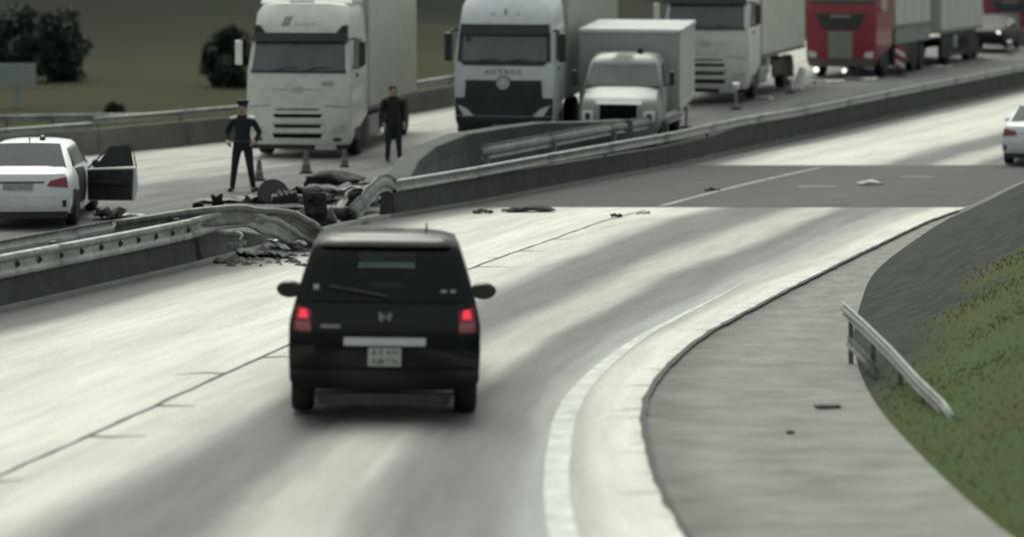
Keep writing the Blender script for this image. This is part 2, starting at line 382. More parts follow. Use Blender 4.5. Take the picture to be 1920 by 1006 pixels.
# seams, line and edge strip
def strip(name, fx, w, m, y0, y1, dz, parent=None, step=0.5, wob=0.0, wv=0.0, taper=None):
    n = int((y1 - y0) / step) + 1
    sta = [y0 + (y1 - y0) * i / (n - 1) for i in range(n)]
    o = [(noise.noise(Vector((y * 1.7, wob * 10, 0))) * wob, (1 + noise.noise(Vector((y * 2.3, 5, 1))) * wv) * (interp(taper, (1, .02), y) if taper else 1)) for y in sta]
    d = dict(zip(sta, o))
    return ribbon(name, [lambda y: (fx(y) - w / 2 * d[y][1] + d[y][0], y, zm(y) + dz, 0), lambda y: (fx(y) + w / 2 * d[y][1] + d[y][0], y, zm(y) + dz, 1)], m, parent, sta=sta)
strip('tar_seam', joint_x, 0.045, M_tar, 8, 50, 0.004, road, 0.25, 0.03, 0.7)
strip('edge_seam', lambda y: edge_x(y) + 0.01, 0.06, M_tar, 5, 50, 0.004, road, 0.25, 0.02, 0.8)
strip('edge_line', lambda y: joint_x(y) + (edge_x(y) - joint_x(y)) * 0.85, 0.2, mat('worn_line', (.44, .45, .435), .7, var=.25, scale=3, dirt=(.28, .285, .28), dirt_amt=.6), 5, 36, 0.004, road, 0.5, 0.01, 0.15, taper=(25, 36))
strip('lane_line', joint_x, 0.12, mat('worn_line_far', (.27, .275, .265), .7, var=.3, scale=2, dirt=(.13, .13, .13), dirt_amt=.8), 51.2, 64.5, 0.010, patch, 0.5, 0.0, 0.2)
rng = random.Random(4)
y = 14.0
while y < 44:                      # cracks running off the joint
    x0 = joint_x(y); ln = rng.uniform(0.2, 0.55); s_ = rng.choice((1, 1, -1))
    p = [(x0, y), (x0 + s_ * ln * .5, y + rng.uniform(-.05, .1)), (x0 + s_ * ln, y + rng.uniform(-.08, .12))]
    v, f = [], []
    for i, (a, b) in enumerate(p):
        w = 0.03 * (1 - i * 0.35); v += [(a, b - w, zm(b) + 0.006), (a, b + w, zm(b) + 0.006)]
    mesh_obj('crack', v, [(0, 2, 3, 1), (2, 4, 5, 3)], M_tar, road)
    y += rng.uniform(0.8, 2.2)
y = 13.0
while y < 42:                      # chipped edge of the carriageway
    x0 = edge_x(y); ln = rng.uniform(0.08, 0.4)
    p = [(x0 - .01, y), (x0 - ln * .5, y + rng.uniform(-.1, .1)), (x0 - ln, y + rng.uniform(-.15, .15))]
    v, f = [], []
    for i, (a, b) in enumerate(p):
        w = rng.uniform(0.006, 0.016) * (1 - i * 0.4); v += [(a, b - w, zm(b) + 0.006), (a, b + w, zm(b) + 0.006)]
    mesh_obj('crack', v, [(0, 2, 3, 1), (2, 4, 5, 3)], M_tar, road)
    y += rng.uniform(0.3, 1.1)
for (x, yy, lx, ly) in [(6.55, 57.2, .4, .1), (9.2, 60.5, .35, .1)]:   # dashes on the dark strip
    mesh_obj('paint_dash', [(x - lx, yy - ly, zm(yy) + .01), (x + lx, yy - ly + .05, zm(yy) + .01), (x + lx, yy + ly + .05, zm(yy) + .01), (x - lx, yy + ly, zm(yy) + .01)], [(0, 1, 2, 3)], mat('worn_dash', (.2, .205, .2), .7, var=.3, scale=3), patch)

# median strip between the carriageways
ribbon('median', [lambda y: (bar_x(y), y, zm(y), 0), lambda y: (bar_x(y) - .04, y, zm(y) + .06, .2), lambda y: (bar_x(y) - .66, y, z_med(y) + .06, .8), lambda y: (bar_x(y) - .7, y, z_med(y), 1)], M_conc_grey, kind='structure')

# right-hand bank
def bank_mat():
    m = bpy.data.materials.new('bank_cover'); m.use_nodes = True
    n, l = m.node_tree.nodes, m.node_tree.links
    b = n['Principled BSDF']; b.inputs['Roughness'].default_value = 0.95; b.inputs['Specular IOR Level'].default_value = 0.1
    uv = n.new('ShaderNodeUVMap'); uv.uv_map = 'UVMap'
    sep = n.new('ShaderNodeSeparateXYZ'); l.new(uv.outputs[0], sep.inputs[0])
    tc = n.new('ShaderNodeTexCoord')
    nz = n.new('ShaderNodeTexNoise'); nz.inputs['Scale'].default_value = 0.9; nz.inputs['Detail'].default_value = 6; l.new(tc.outputs['Object'], nz.inputs['Vector'])
    # grass: yellow-brown to green
    cg = n.new('ShaderNodeValToRGB'); e = cg.color_ramp.elements
    e[0].position = 0.3; e[0].color = (0.060, 0.062, 0.024, 1); e[1].position = 0.65; e[1].color = (0.046, 0.072, 0.027, 1)
    l.new(nz.outputs['Fac'], cg.inputs['Fac'])
    # bare grey gravel of the cut further on
    ng = n.new('ShaderNodeTexNoise'); ng.inputs['Scale'].default_value = 3.5; ng.inputs['Detail'].default_value = 8; l.new(tc.outputs['Object'], ng.inputs['Vector'])
    cd = n.new('ShaderNodeValToRGB'); e = cd.color_ramp.elements
    e[0].position = 0.35; e[0].color = (0.026, 0.030, 0.029, 1); e[1].position = 0.7; e[1].color = (0.045, 0.05, 0.048, 1)
    l.new(ng.outputs['Fac'], cd.inputs['Fac'])
    # gravel where along - 3.2*across > threshold
    m1 = n.new('ShaderNodeMath'); m1.operation = 'MULTIPLY_ADD'; m1.inputs[1].default_value = -3.4; l.new(sep.outputs['X'], m1.inputs[0]); l.new(sep.outputs['Y'], m1.inputs[2])
    m2 = n.new('ShaderNodeMath'); m2.operation = 'MULTIPLY_ADD'; m2.inputs[1].default_value = 6.0; l.new(nz.outputs['Fac'], m2.inputs[0]); l.new(m1.outputs[0], m2.inputs[2])
    mr = n.new('ShaderNodeMapRange'); mr.inputs['From Min'].default_value = 26.5; mr.inputs['From Max'].default_value = 29.5; l.new(m2.outputs[0], mr.inputs['Value'])
    mx = n.new('ShaderNodeMixRGB'); l.new(mr.outputs[0], mx.inputs['Fac']); l.new(cg.outputs[0], mx.inputs['Color1']); l.new(cd.outputs[0], mx.inputs['Color2'])
    l.new(mx.outputs[0], b.inputs['Base Color'])
    bp = n.new('ShaderNodeBump'); bp.inputs['Strength'].default_value = 0.2; bp.inputs['Distance'].default_value = 0.04
    l.new(ng.outputs['Fac'], bp.inputs['Height']); l.new(bp.outputs[0], b.inputs['Normal'])
    return m
BT = [0, 0.08, 0.3, 0.8, 1.5, 2.5, 4, 6, 9, 14, 25, 60]
BZ = [-0.03, 0.03, 0.1, 0.28, 0.6, 1.05, 1.65, 2.3, 3.0, 3.8, 5.0, 6.0]
def bank_z(t, y):
    if t < 0: return zm(y) - 0.03
    r = interp(BT, BZ, t) * (interp([27, 36], [1, 1.12], y) if t > .05 else 1)
    return zm(y) + r + (0.12 * noise.noise(Vector((t * .8, y * .5, 3))) * min(1, t) if t > .05 else 0)
def bank_col(t):
    return lambda y: (sho_x(y) + t, y, bank_z(t, y), t)
tl = [0, .05, .12, .3, .5, .8, 1.1, 1.5, 2, 2.5, 3.2, 4, 5, 6, 7.5, 9, 14, 25, 60]
bank = ribbon('bank', [bank_col(t) for t in tl], bank_mat(), kind='structure')

# grass on the near bank (uncountable)
def blades(name, n, pick, hmin, hmax, m, seed, w=0.012):
    rg = random.Random(seed); v, f = [], []
    for i in range(n):
        x, y, z = pick(rg)
        h = rg.uniform(hmin, hmax); a = rg.uniform(0, math.pi); dx, dy = math.cos(a) * w, math.sin(a) * w
        lx, ly = rg.gauss(0, h * .35), rg.gauss(0, h * .35)
        k = len(v)
        v += [(x - dx, y - dy, z - .01), (x + dx, y + dy, z - .01), (x + lx, y + ly, z + h)]
        f.append((k, k + 1, k + 2))
    me = bpy.data.meshes.new(name); me.from_pydata(v, [], f); me.update(); me.materials.append(m)
    me.polygons.foreach_set('use_smooth', [True] * len(f))
    me.normals_split_custom_set_from_vertices([(0, -.25, 1)] * len(v))     # soft turf shading
    return link(bpy.data.objects.new(name, me))
def grass_mat(name, c1, c2, sc):
    return mat(name, tuple((a + b) / 2 for a, b in zip(c1, c2)), 0.9, spec=0.1, var=0.45, scale=sc)
def pick_bank(rg):
    while True:
        y = rg.uniform(13, 44); t = rg.uniform(0.04, 4.5)
        if y - 3.4 * t + 6 * .5 < 28 + rg.gauss(0, 1.0): break
    x = sho_x(y) + t
    return x, y, bank_z(t, y)
g1 = blades('grass', 26000, pick_bank, 0.012, 0.035, mat('grass_green', (0.056, 0.066, 0.025), 0.9, spec=0.1, var=0.3, scale=0.45), 3, 0.007)
tag(g1, 'short olive green grass covering the near roadside bank', 'grass', kind='stuff')

# land across the far side: verge and hillside
N_DIR = Vector((-0.6, 0.8))
HD = [0, 0.6, 2, 5, 10, 20, 35, 55, 80, 110, 150, 200, 270, 360, 500]
HZ = [-0.05, -0.3, -0.5, -0.7, -0.7, -0.5, 0.0, 1.8, 5, 8.5, 11, 13, 15, 16, 17]
def hill_p(d, y):
    x = wall_x(y) + N_DIR.x * d; yy = y + N_DIR.y * d
    z = zo(y) * max(0, 1 - d / 60) + interp(HD, HZ, d)
    z += noise.noise(Vector((x * .02, yy * .02, 0))) * min(1, d / 60) * 3 + noise.noise(Vector((x * .15, yy * .15, 2))) * min(1, d / 10) * .25
    return (x, yy, z, d)
def hill_z(x, y):
    lo, hi = -5.0, y
    for _ in range(40):
        m_ = (lo + hi) / 2
        if wall_x(m_) - .75 * (y - m_) > x: hi = m_
        else: lo = m_
    return hill_p((y - lo) / .8, lo)[2]
def verge_mat():
    m = bpy.data.materials.new('verge_and_hillside'); m.use_nodes = True
    n, l = m.node_tree.nodes, m.node_tree.links
    b = n['Principled BSDF']; b.inputs['Roughness'].default_value = 1; b.inputs['Specular IOR Level'].default_value = 0.05
    uv = n.new('ShaderNodeUVMap'); uv.uv_map = 'UVMap'
    sep = n.new('ShaderNodeSeparateXYZ'); l.new(uv.outputs[0], sep.inputs[0])
    tc = n.new('ShaderNodeTexCoord')
    nz = n.new('ShaderNodeTexNoise'); nz.inputs['Scale'].default_value = 0.08; nz.inputs['Detail'].default_value = 7; l.new(tc.outputs['Object'], nz.inputs['Vector'])
    cg = n.new('ShaderNodeValToRGB'); e = cg.color_ramp.elements
    e[0].position = 0.3; e[0].color = (0.027, 0.034, 0.015, 1); e[1].position = 0.7; e[1].color = (0.042, 0.038, 0.024, 1)
    l.new(nz.outputs['Fac'], cg.inputs['Fac'])
    ch = n.new('ShaderNodeValToRGB'); e = ch.color_ramp.elements
    e[0].position = 0.3; e[0].color = (0.0105, 0.0145, 0.0105, 1); e[1].position = 0.7; e[1].color = (0.0155, 0.0165, 0.0135, 1)
    l.new(nz.outputs['Fac'], ch.inputs['Fac'])
    mr = n.new('ShaderNodeMapRange'); mr.inputs['From Min'].default_value = 30; mr.inputs['From Max'].default_value = 75; l.new(sep.outputs['X'], mr.inputs['Value'])
    mx = n.new('ShaderNodeMixRGB'); l.new(mr.outputs[0], mx.inputs['Fac']); l.new(cg.outputs[0], mx.inputs['Color1']); l.new(ch.outputs[0], mx.inputs['Color2'])
    l.new(mx.outputs[0], b.inputs['Base Color'])
    return m
HL = []
for a, b in zip(HD[:-1], HD[1:]):
    k = 3
    HL += [a + (b - a) * i / k for i in range(k)]
HL.append(HD[-1])
hill_sta = [-5 + 5 * i for i in range(32)] + [160 + 15 * i for i in range(10)]
ribbon('hillside', [(lambda d: (lambda y: hill_p(d, y)))(d) for d in HL], verge_mat(), sta=hill_sta, kind='structure')
# wide base sheet under everything
mesh_obj('ground', [(-900, -300, -2.2), (1200, -300, -2.2), (1200, 1800, -2.2), (-900, 1800, -2.2)], [(0, 1, 2, 3)], mat('field', (0.06, 0.065, 0.04), 1, spec=.05, var=.3, scale=.05))['kind'] = 'structure'

# ------------------------------------------------------------------ guard rails
WPROF = [(0.0, 0.0), (0.035, 0.02), (0.045, 0.05), (0.035, 0.085), (0.0, 0.115), (-0.005, 0.155), (0.0, 0.195), (0.035, 0.225), (0.045, 0.26), (0.035, 0.29), (0.0, 0.31)]
def sweep(name, path, prof, m, parent, th=0.006, closed=False, smooth=40, tw=None):
    """path: (x,y,z) list, profile (side, up): side is to the right of travel"""
    P = [Vector(p) for p in path]; v, f = [], []; n = len(prof)
    for i, p in enumerate(P):
        d = P[min(i + 1, len(P) - 1)] - P[max(i - 1, 0)]; d.normalize()
        r = Vector((d.y, -d.x, 0))
        if r.length < 1e-4: r = Vector((1, 0, 0))
        r.normalize(); up = r.cross(d); up.normalize()
        if up.z < 0: up = -up
        a = tw[i] if tw else 0
        r2 = r * math.cos(a) + up * math.sin(a); u2 = up * math.cos(a) - r * math.sin(a)
        for s, u in prof: v.append(tuple(p + r2 * s + u2 * u))
    for i in range(len(P) - 1):
        for k in range(n if closed else n - 1):
            f.append((i * n + k, i * n + (k + 1) % n, (i + 1) * n + (k + 1) % n, (i + 1) * n + k))
    if closed: f += [tuple(range(n)), tuple(range((len(P) - 1) * n, len(P) * n))]
    o = mesh_obj(name, v, f, m, parent, smooth=smooth)
    if th and not closed:
        s = o.modifiers.new('solidify', 'SOLIDIFY'); s.thickness = th; s.offset = -1
    return o
bolt_me = None
def bolt_at(parent, p, rz, s=1.0):
    global bolt_me
    if bolt_me is None:
        o = lathe('bolt', [(0.035, 0.0), (0.035, -0.012), (0.018, -0.016), (0.018, -0.03)], M_bolt, parent, axis='y', seg=10)
        bolt_me = o.data
    else:
        o = link(bpy.data.objects.new('bolt', bolt_me), parent)
    o.location = p; o.rotation_euler = (0, 0, rz); o.scale = (s, s, s)
    return o
def dirz(fx, y):
    a = (fx(y + .5) - fx(y - .5)); return math.atan2(a, 1.0)

def guardrail(name, label, y0, y1, fx, fz, side=1, base_h=0.42, panel=4.0, bolts=True, rail_z=0.36, base=True, base_top=None, beam_h=1.0):
    root = empty(name, (fx(y0), y0, fz(y0)))
    org = Vector(root.location)
    loc = lambda x, y, z: (x - org.x, y - org.y, z - org.z)
    rz_ = rail_z if callable(rail_z) else (lambda t: rail_z)
    y = y0
    while y < y1 - .1:
        ye = min(y1, y + panel)
        pts = [y + (ye - y) * i / 6 for i in range(7)]
        ov = 0.004 if int((y - y0) / panel) % 2 else 0.0
        sweep('beam', [loc(fx(t) + .12 * side + ov, t, fz(t) + rz_(t)) for t in pts], [(s * side, u * beam_h) for s, u in WPROF], M_steel, root)
        box('post', loc(fx(y) + .04 * side, y + .15, fz(y) + 0.36), (0.07, 0.12, 0.66), M_steel_dirty, root, .008, (0, 0, -dirz(fx, y)))
        y = ye
    if base:
        bt = base_top or (lambda y: base_h)
        n = int((y1 - y0) / 2.0) + 2
        v, f = [], []
        for i in range(n):
            t = y0 + (y1 - y0) * i / (n - 1); h = bt(t)
            for (s, u) in ((.16, -.05), (.135, .1), (.095, h), (-.1, h), (-.16, -.05)):
                v.append(loc(fx(t) + s * side, t, fz(t) + u))
        for i in range(n - 1):
            for k in range(5): f.append((i * 5 + k, i * 5 + (k + 1) % 5, (i + 1) * 5 + (k + 1) % 5, (i + 1) * 5 + k))
        f += [(0, 1, 2, 3, 4), tuple((n - 1) * 5 + k for k in range(5))]
        mesh_obj('base_wall', v, f, M_conc_dark, root)
    if bolts:
        y = y0 + .3
        while y < min(y1, 90):
            a = dirz(fx, y)
            bolt_at(root, loc(fx(y) + (.125) * side, y, fz(y) + rz_(y) + .155), -a + R(90) * side, 1.15)
            y += 0.6 if y < 60 else 1.2
    tag(root, label, 'guard rail')
    return root
bx2 = lambda y: bar_x(y) - 0.25
guardrail('guard_rail', 'steel guard rail on dark concrete base beside white police sedan, bent at its end', 14, 38.6, bx2, zm, 1)
bx3 = lambda y: bar_x(y) - 0.2
gr2 = guardrail('guard_rail', 'long steel guard rail on dark concrete base running past the parked trucks', 48.2, 140, bx3, zm, 1, base_top=lambda y: max(0.5, min(0.9, z_med(y) - zm(y) + 0.12)), rail_z=lambda y: interp([48, 52, 64, 70], [.42, .48, .6, .65], y), bolts=False, beam_h=.75)
gr2['label'] = 'long steel guard rail on dark concrete base running past the parked trucks'
# rail on the opposing side of the same median
guardrail('guard_rail', 'short back steel guard rail in front of grey concrete median wall', 54.4, 68, lambda y: bar_x(y) - 0.62, z_med, -1, base=False, bolts=False, rail_z=0.62)
guardrail('guard_rail', 'back steel guard rail behind the dark base, towards white police sedan', 16, 37.2, lambda y: bar_x(y) - 0.62, z_med, -1, base=False, bolts=False, rail_z=0.62)

# torn ends of the rails
def bent(name, label, path, m=M_steel, tw=None, par=None, prof=WPROF, cat='guard rail piece'):
    P = [Vector(p) for p in path]
    # densify
    q = []
    n = len(P); ts = list(range(n))
    for i in range((n - 1) * 6 + 1):
        t = i / 6
        jit = .035 * min(1, t)
        q.append(tuple(smooth_interp(ts, [p[k] for p in P], t) + jit * noise.noise(Vector((t * 2.3, k * 7.7, P[0][0]))) for k in range(3)))
    twd = [smooth_interp(ts, tw, i / 6) for i in range(len(q))] if tw else None
    if par is None:
        org = Vector(q[0])
        o = sweep(name, [tuple(Vector(a) - org) for a in q], prof, m, None, tw=twd)
        o.location = org
        tag(o, label, cat)
    else:
        org = Vector(par.location)
        o = sweep(name, [tuple(Vector(a) - org) for a in q], prof, m, par, tw=twd)
    return o
def gp(px, py, y, h=None):
    """world point on the sight line at depth y"""
    return ((px - 960) / FP * y, y, CAMZ - (py - 7) / FP * y)
bent('bent_beam', 'guard rail beam torn loose and sagging down to the pavement', [(bx2(38.4) + .12, 38.4, zm(38) + .36), gp(440, 426, 39.6), gp(500, 440, 40.3), gp(540, 462, 41), gp(575, 480, 41.6)], tw=[0, 0, -.15, -.4, -.7])
bent('bent_beam', 'wide crumpled back rail arching over debris beside black minivan', [(bar_x(37.2) - .74, 37.2, z_med(37.2) + .62), gp(400, 424, 39.0), gp(470, 421, 40.0), gp(530, 426, 40.8), gp(570, 442, 41.4), gp(588, 465, 41.6)], M_steel_dirty, tw=[0, 0, -.3, -.6, -.9, -.9])
bent('curled_strip', 'small curled loop of pale rail metal hanging by the concrete base', [gp(418, 445, 38.9), gp(440, 444, 38.8), gp(455, 452, 38.7), gp(450, 463, 38.7), gp(428, 467, 38.8)], M_steel, prof=[(0, 0), (.01, .03), (.01, .06), (0, .09)], cat='metal strip')
bent('bent_beam', 'guard rail end folded down steeply in front of grey median wall', [(bx3(48.3) + .12, 48.3, zm(48) + .36), gp(722, 357, 47.6), gp(706, 372, 47.2), gp(690, 392, 46.9), gp(676, 410, 46.7)], tw=[0, 0, -.1, -.2, -.3])
bent('bent_beam', 'twisted strip of dirty rail metal lying on the debris heap', [gp(690, 352, 50.5), gp(668, 366, 50), gp(650, 380, 49.4), gp(628, 392, 49), gp(612, 408, 48.5)], M_steel_dirty, tw=[.8, 1.2, .5, 1.1, 1.5])

# turned-down rail end on the right shoulder
rr = empty('guard_rail', (3.35, 27.6, zm(27) - .03))
def rl(x, y, z): return (x - 3.35, y - 27.6, z + .03)
RE = [(sho_x(27.9) - .2, 27.9, .74), (sho_x(26.6) + .02, 26.4, .56), (sho_x(25) + .18, 25.0, .34), (sho_x(23.7) + .42, 23.7, .16), (sho_x(22.8) + .62, 22.8, .02)]
RE = [(x, y, z + 0) for x, y, z in RE]
RE = [(3.44, 27.95, .46), (3.52, 26.7, .39), (3.6, 25.4, .3), (3.66, 24.2, .2), (3.74, 23.3, .12), (3.77, 22.9, .05)]
sweep('beam', [rl(*p) for p in RE], [(-s, u * .42) for s, u in WPROF], M_steel, rr)
sweep('lower_beam', [rl(x + .0, y, z) for x, y, z in [(3.46, 27.7, .16), (3.5, 26.8, .12), (3.54, 26.0, .05)]], [(0, 0), (-.03, .03), (-.03, .1), (0, .13)], M_steel_dirty, rr)
for (x, y, h) in ((3.52, 27.7, .46), (3.6, 26.6, .39), (3.68, 25.3, .3), (3.73, 24.1, .2)):
    box('post', rl(x, y, h / 2 - .03), (.05, .06, h), M_steel_dirty, rr, .008)
tag(rr, 'turned-down end of a steel guard rail where shoulder meets grass bank', 'guard rail')

# grey concrete wall in the median
def wall_run(name, pts, th, m, label, cat, batter=0.12):
    """pts: x, y, zbase, ztop"""
    org = Vector(pts[0][:3]); v, f = [], []
    P = [Vector((p[0], p[1], 0)) for p in pts]
    for i, p in enumerate(pts):
        d = (P[min(i + 1, len(P) - 1)] - P[max(i - 1, 0)]).normalized(); r = Vector((d.y, -d.x, 0))
        for s, u in ((th / 2 + batter, p[2] - .15), (th / 2 + batter * .25, p[2] + (p[3] - p[2]) * .45), (th / 2, p[3]), (-th / 2, p[3]), (-th / 2 - batter * .25, p[2] + (p[3] - p[2]) * .45), (-th / 2 - batter, p[2] - .15)):
            q = P[i] + r * s; v.append((q.x - org.x, q.y - org.y, u - org.z))
    n = 6
    for i in range(len(pts) - 1):
        for k in range(n): f.append((i * n + k, i * n + (k + 1) % n, (i + 1) * n + (k + 1) % n, (i + 1) * n + k))
    f += [tuple(range(n)), tuple(range((len(pts) - 1) * n, len(pts) * n))]
    o = mesh_obj(name, v, f, m, bevel=.03); o.location = org
    tag(o, label, cat)
    return o
wall_run('median_wall', [(-2.35, 54.6, -.1, .12), (-2.2, 56, -.05, .42), (-1.9, 58, 0, .6), (-1.25, 60.2, 0, .76), (-.3, 61.3, 0, .86), (.6, 61.9, 0, .95), (1.7, 62.7, -.02, .93), (2.7, 63.9, 0, .93)], .5, mat('median_concrete', (0.06, 0.066, 0.063), .9, var=.25, scale=1.2, dirt=(.085, .09, .086), dirt_amt=.5, bump=.3, bscale=12),
         'grey concrete median wall with sloping end in front of the dark grilled truck', 'concrete wall', .14)

wall_run('broken_base', [(bx2(38.75), 38.75, 0, .40), (bx2(39.6) + .03, 39.6, 0, .34), (bx2(40.6) - .02, 40.6, -.02, .26), (bx2(41.5) + .05, 41.5, -.03, .12), (bx2(42.6), 42.6, -.05, .03)], .2, M_conc_dark,
         'broken dark concrete barrier base crumbling away under the sagging rail', 'concrete wall', .12)
# far side parapet: concrete wall with rail on top
fw = empty('roadside_wall', (wall_x(52), 52, zo(52)))
wy = [52 + 3.2 * i for i in range(17)]
for a, b in zip(wy[:-1], wy[1:]):
    v, f = [], []
    for t in (a + .012, b - .012):
        d = wall_x(t + .5) - wall_x(t - .5); nn = Vector((1, -d, 0)).normalized()
        for s, u in ((.2, -.1), (.14, .2), (.1, .62), (-.1, .62), (-.2, -.3)):
            v.append((wall_x(t) + nn.x * s - fw.location.x, t + nn.y * s - 52, zo(t) + u - fw.location.z))
    for k in range(5): f.append((k, (k + 1) % 5, 5 + (k + 1) % 5, 5 + k))
    f += [(0, 1, 2, 3, 4), (5, 6, 7, 8, 9)]
    mesh_obj('wall_panel', v, f, M_conc_wall, fw, bevel=.015)
    step = .12 if a < 62 else 0.0
    sweep('rail', [(wall_x(t) - .05 - fw.location.x, t - 52, zo(t) + .72 - step - fw.location.z) for t in (a, (a + b) / 2, b)], [(s * 1.2, u * .6) for s, u in WPROF], M_steel, fw)
    box('rail_post', (wall_x(a) - .09 - fw.location.x, a - 52 + .1, zo(a) + .75 - fw.location.z), (.07, .07, .4), M_steel_dirty, fw, .005)
tag(fw, 'concrete parapet with steel rail along the far verge behind the officer', 'wall')
vr = empty('guard_rail', (-17.5, 80, -.9))
for i in range(6):
    x0, x1 = -19.5 + i * 1.35, -19.5 + (i + 1) * 1.35
    sweep('beam', [(x0 + 17.5, i * .3, 1.0 + .01 * i), (x1 + 17.5, .3 + i * .3, 1.01 + .01 * i)], [(s, u * .6) for s, u in WPROF], M_steel, vr)
    box('post', (x0 + 17.6, i * .3 + .1, .5), (.08, .08, 1.2), M_steel_dirty, vr, .005)
tag(vr, 'separate steel guard rail on the verge below the back of the road sign', 'guard rail')

# road sign seen from behind
sg = empty('road_sign', (-17.05, 92, -.75))
box('panel', (-.35, 0, 1.95), (1.95, .03, .85), M_sign_back, sg, .01)
box('post', (-.02, .07, 1.0), (.22, .09, 2.6), M_sign_back, sg, .01)
for z in (1.7, 2.2): box('rail_brace', (-.35, .04, z), (1.8, .03, .05), M_steel_dirty, sg, .004)
tag(sg, 'back of a grey road sign on a wide post on the verge', 'road sign')

# ------------------------------------------------------------------ trees and bushes (far side)
def tree(name, label, px, y, w, h, z, m, n, seed, group=None):
    rg = random.Random(seed)
    z = hill_z((px - 960) / FP * y, y) - .05
    root = empty(name, ((px - 960) / FP * y, y, z))
    for k in range(4):
        a = rg.uniform(0, 6.28); sp = rg.uniform(.1, .3) * w
        tube('trunk', [(0.1 * math.cos(a), .1 * math.sin(a), -.2), (sp * .4 * math.cos(a), sp * .4 * math.sin(a), h * .35), (sp * math.cos(a), sp * math.sin(a), h * .75)], [.1, .07, .03], M_bark, root, 6)
    cl = []
    for k in range(34):
        a = rg.uniform(0, 6.28); rr_ = w * .5 * math.sqrt(rg.random()); zz = h * (.04 + .86 * rg.random())
        rr_ *= max(.25, 1 - abs(zz / h - .45) * 1.1)
        cl.append((rr_ * math.cos(a), rr_ * math.sin(a), zz, rg.uniform(.14, .26) * w))
    v, f = [], []
    for i in range(n):
        c = rg.choice(cl)
        d = Vector((rg.gauss(0, 1), rg.gauss(0, 1), rg.gauss(0, 1))).normalized() * c[3] * (rg.random() ** .4)
        p = Vector(c[:3]) + d
        s = rg.uniform(.07, .15)
        a = Vector((rg.gauss(0, 1), rg.gauss(0, 1), rg.gauss(0, .6))).normalized(); b = a.cross(Vector((rg.gauss(0, 1), rg.gauss(0, 1), rg.gauss(0, 1)))).normalized()
        k = len(v)
        v += [tuple(p - a * s), tuple(p + b * s * .5), tuple(p + a * s), tuple(p - b * s * .5)]
        f.append((k, k + 1, k + 2, k + 3))
    me = bpy.data.meshes.new('crown'); me.from_pydata(v, [], f); me.update(); me.materials.append(m)
    link(bpy.data.objects.new('crown', me), root)
    tag(root, label, 'tree', group)
tree('bushy_tree', 'dark green bushy tree behind the back of the road sign', 98, 112, 2.9, 3.0, 0, M_leaf, 9000, 1)
tree('bushy_tree', 'dark green bushy tree at picture-side end of the verge, left of the sign post', 20, 118, 3.4, 2.5, 0, M_leaf, 9000, 5)
tree('bushy_tree', 'dark green bushy tree on the verge right behind the tall white cab', 428, 112, 2.0, 2.7, 0, M_leaf, 7000, 2)
for o in scene.objects:
    if o.get('label', '').startswith('dark green bushy tree at picture'): o['label'] = 'lower wide dark green bush standing behind the sign panel on the verge'
tree('bush', 'low olive bush on the verge above the parapet', 215, 88, .6, .5, -.85, M_leaf2, 2500, 7)

exec_parts = []
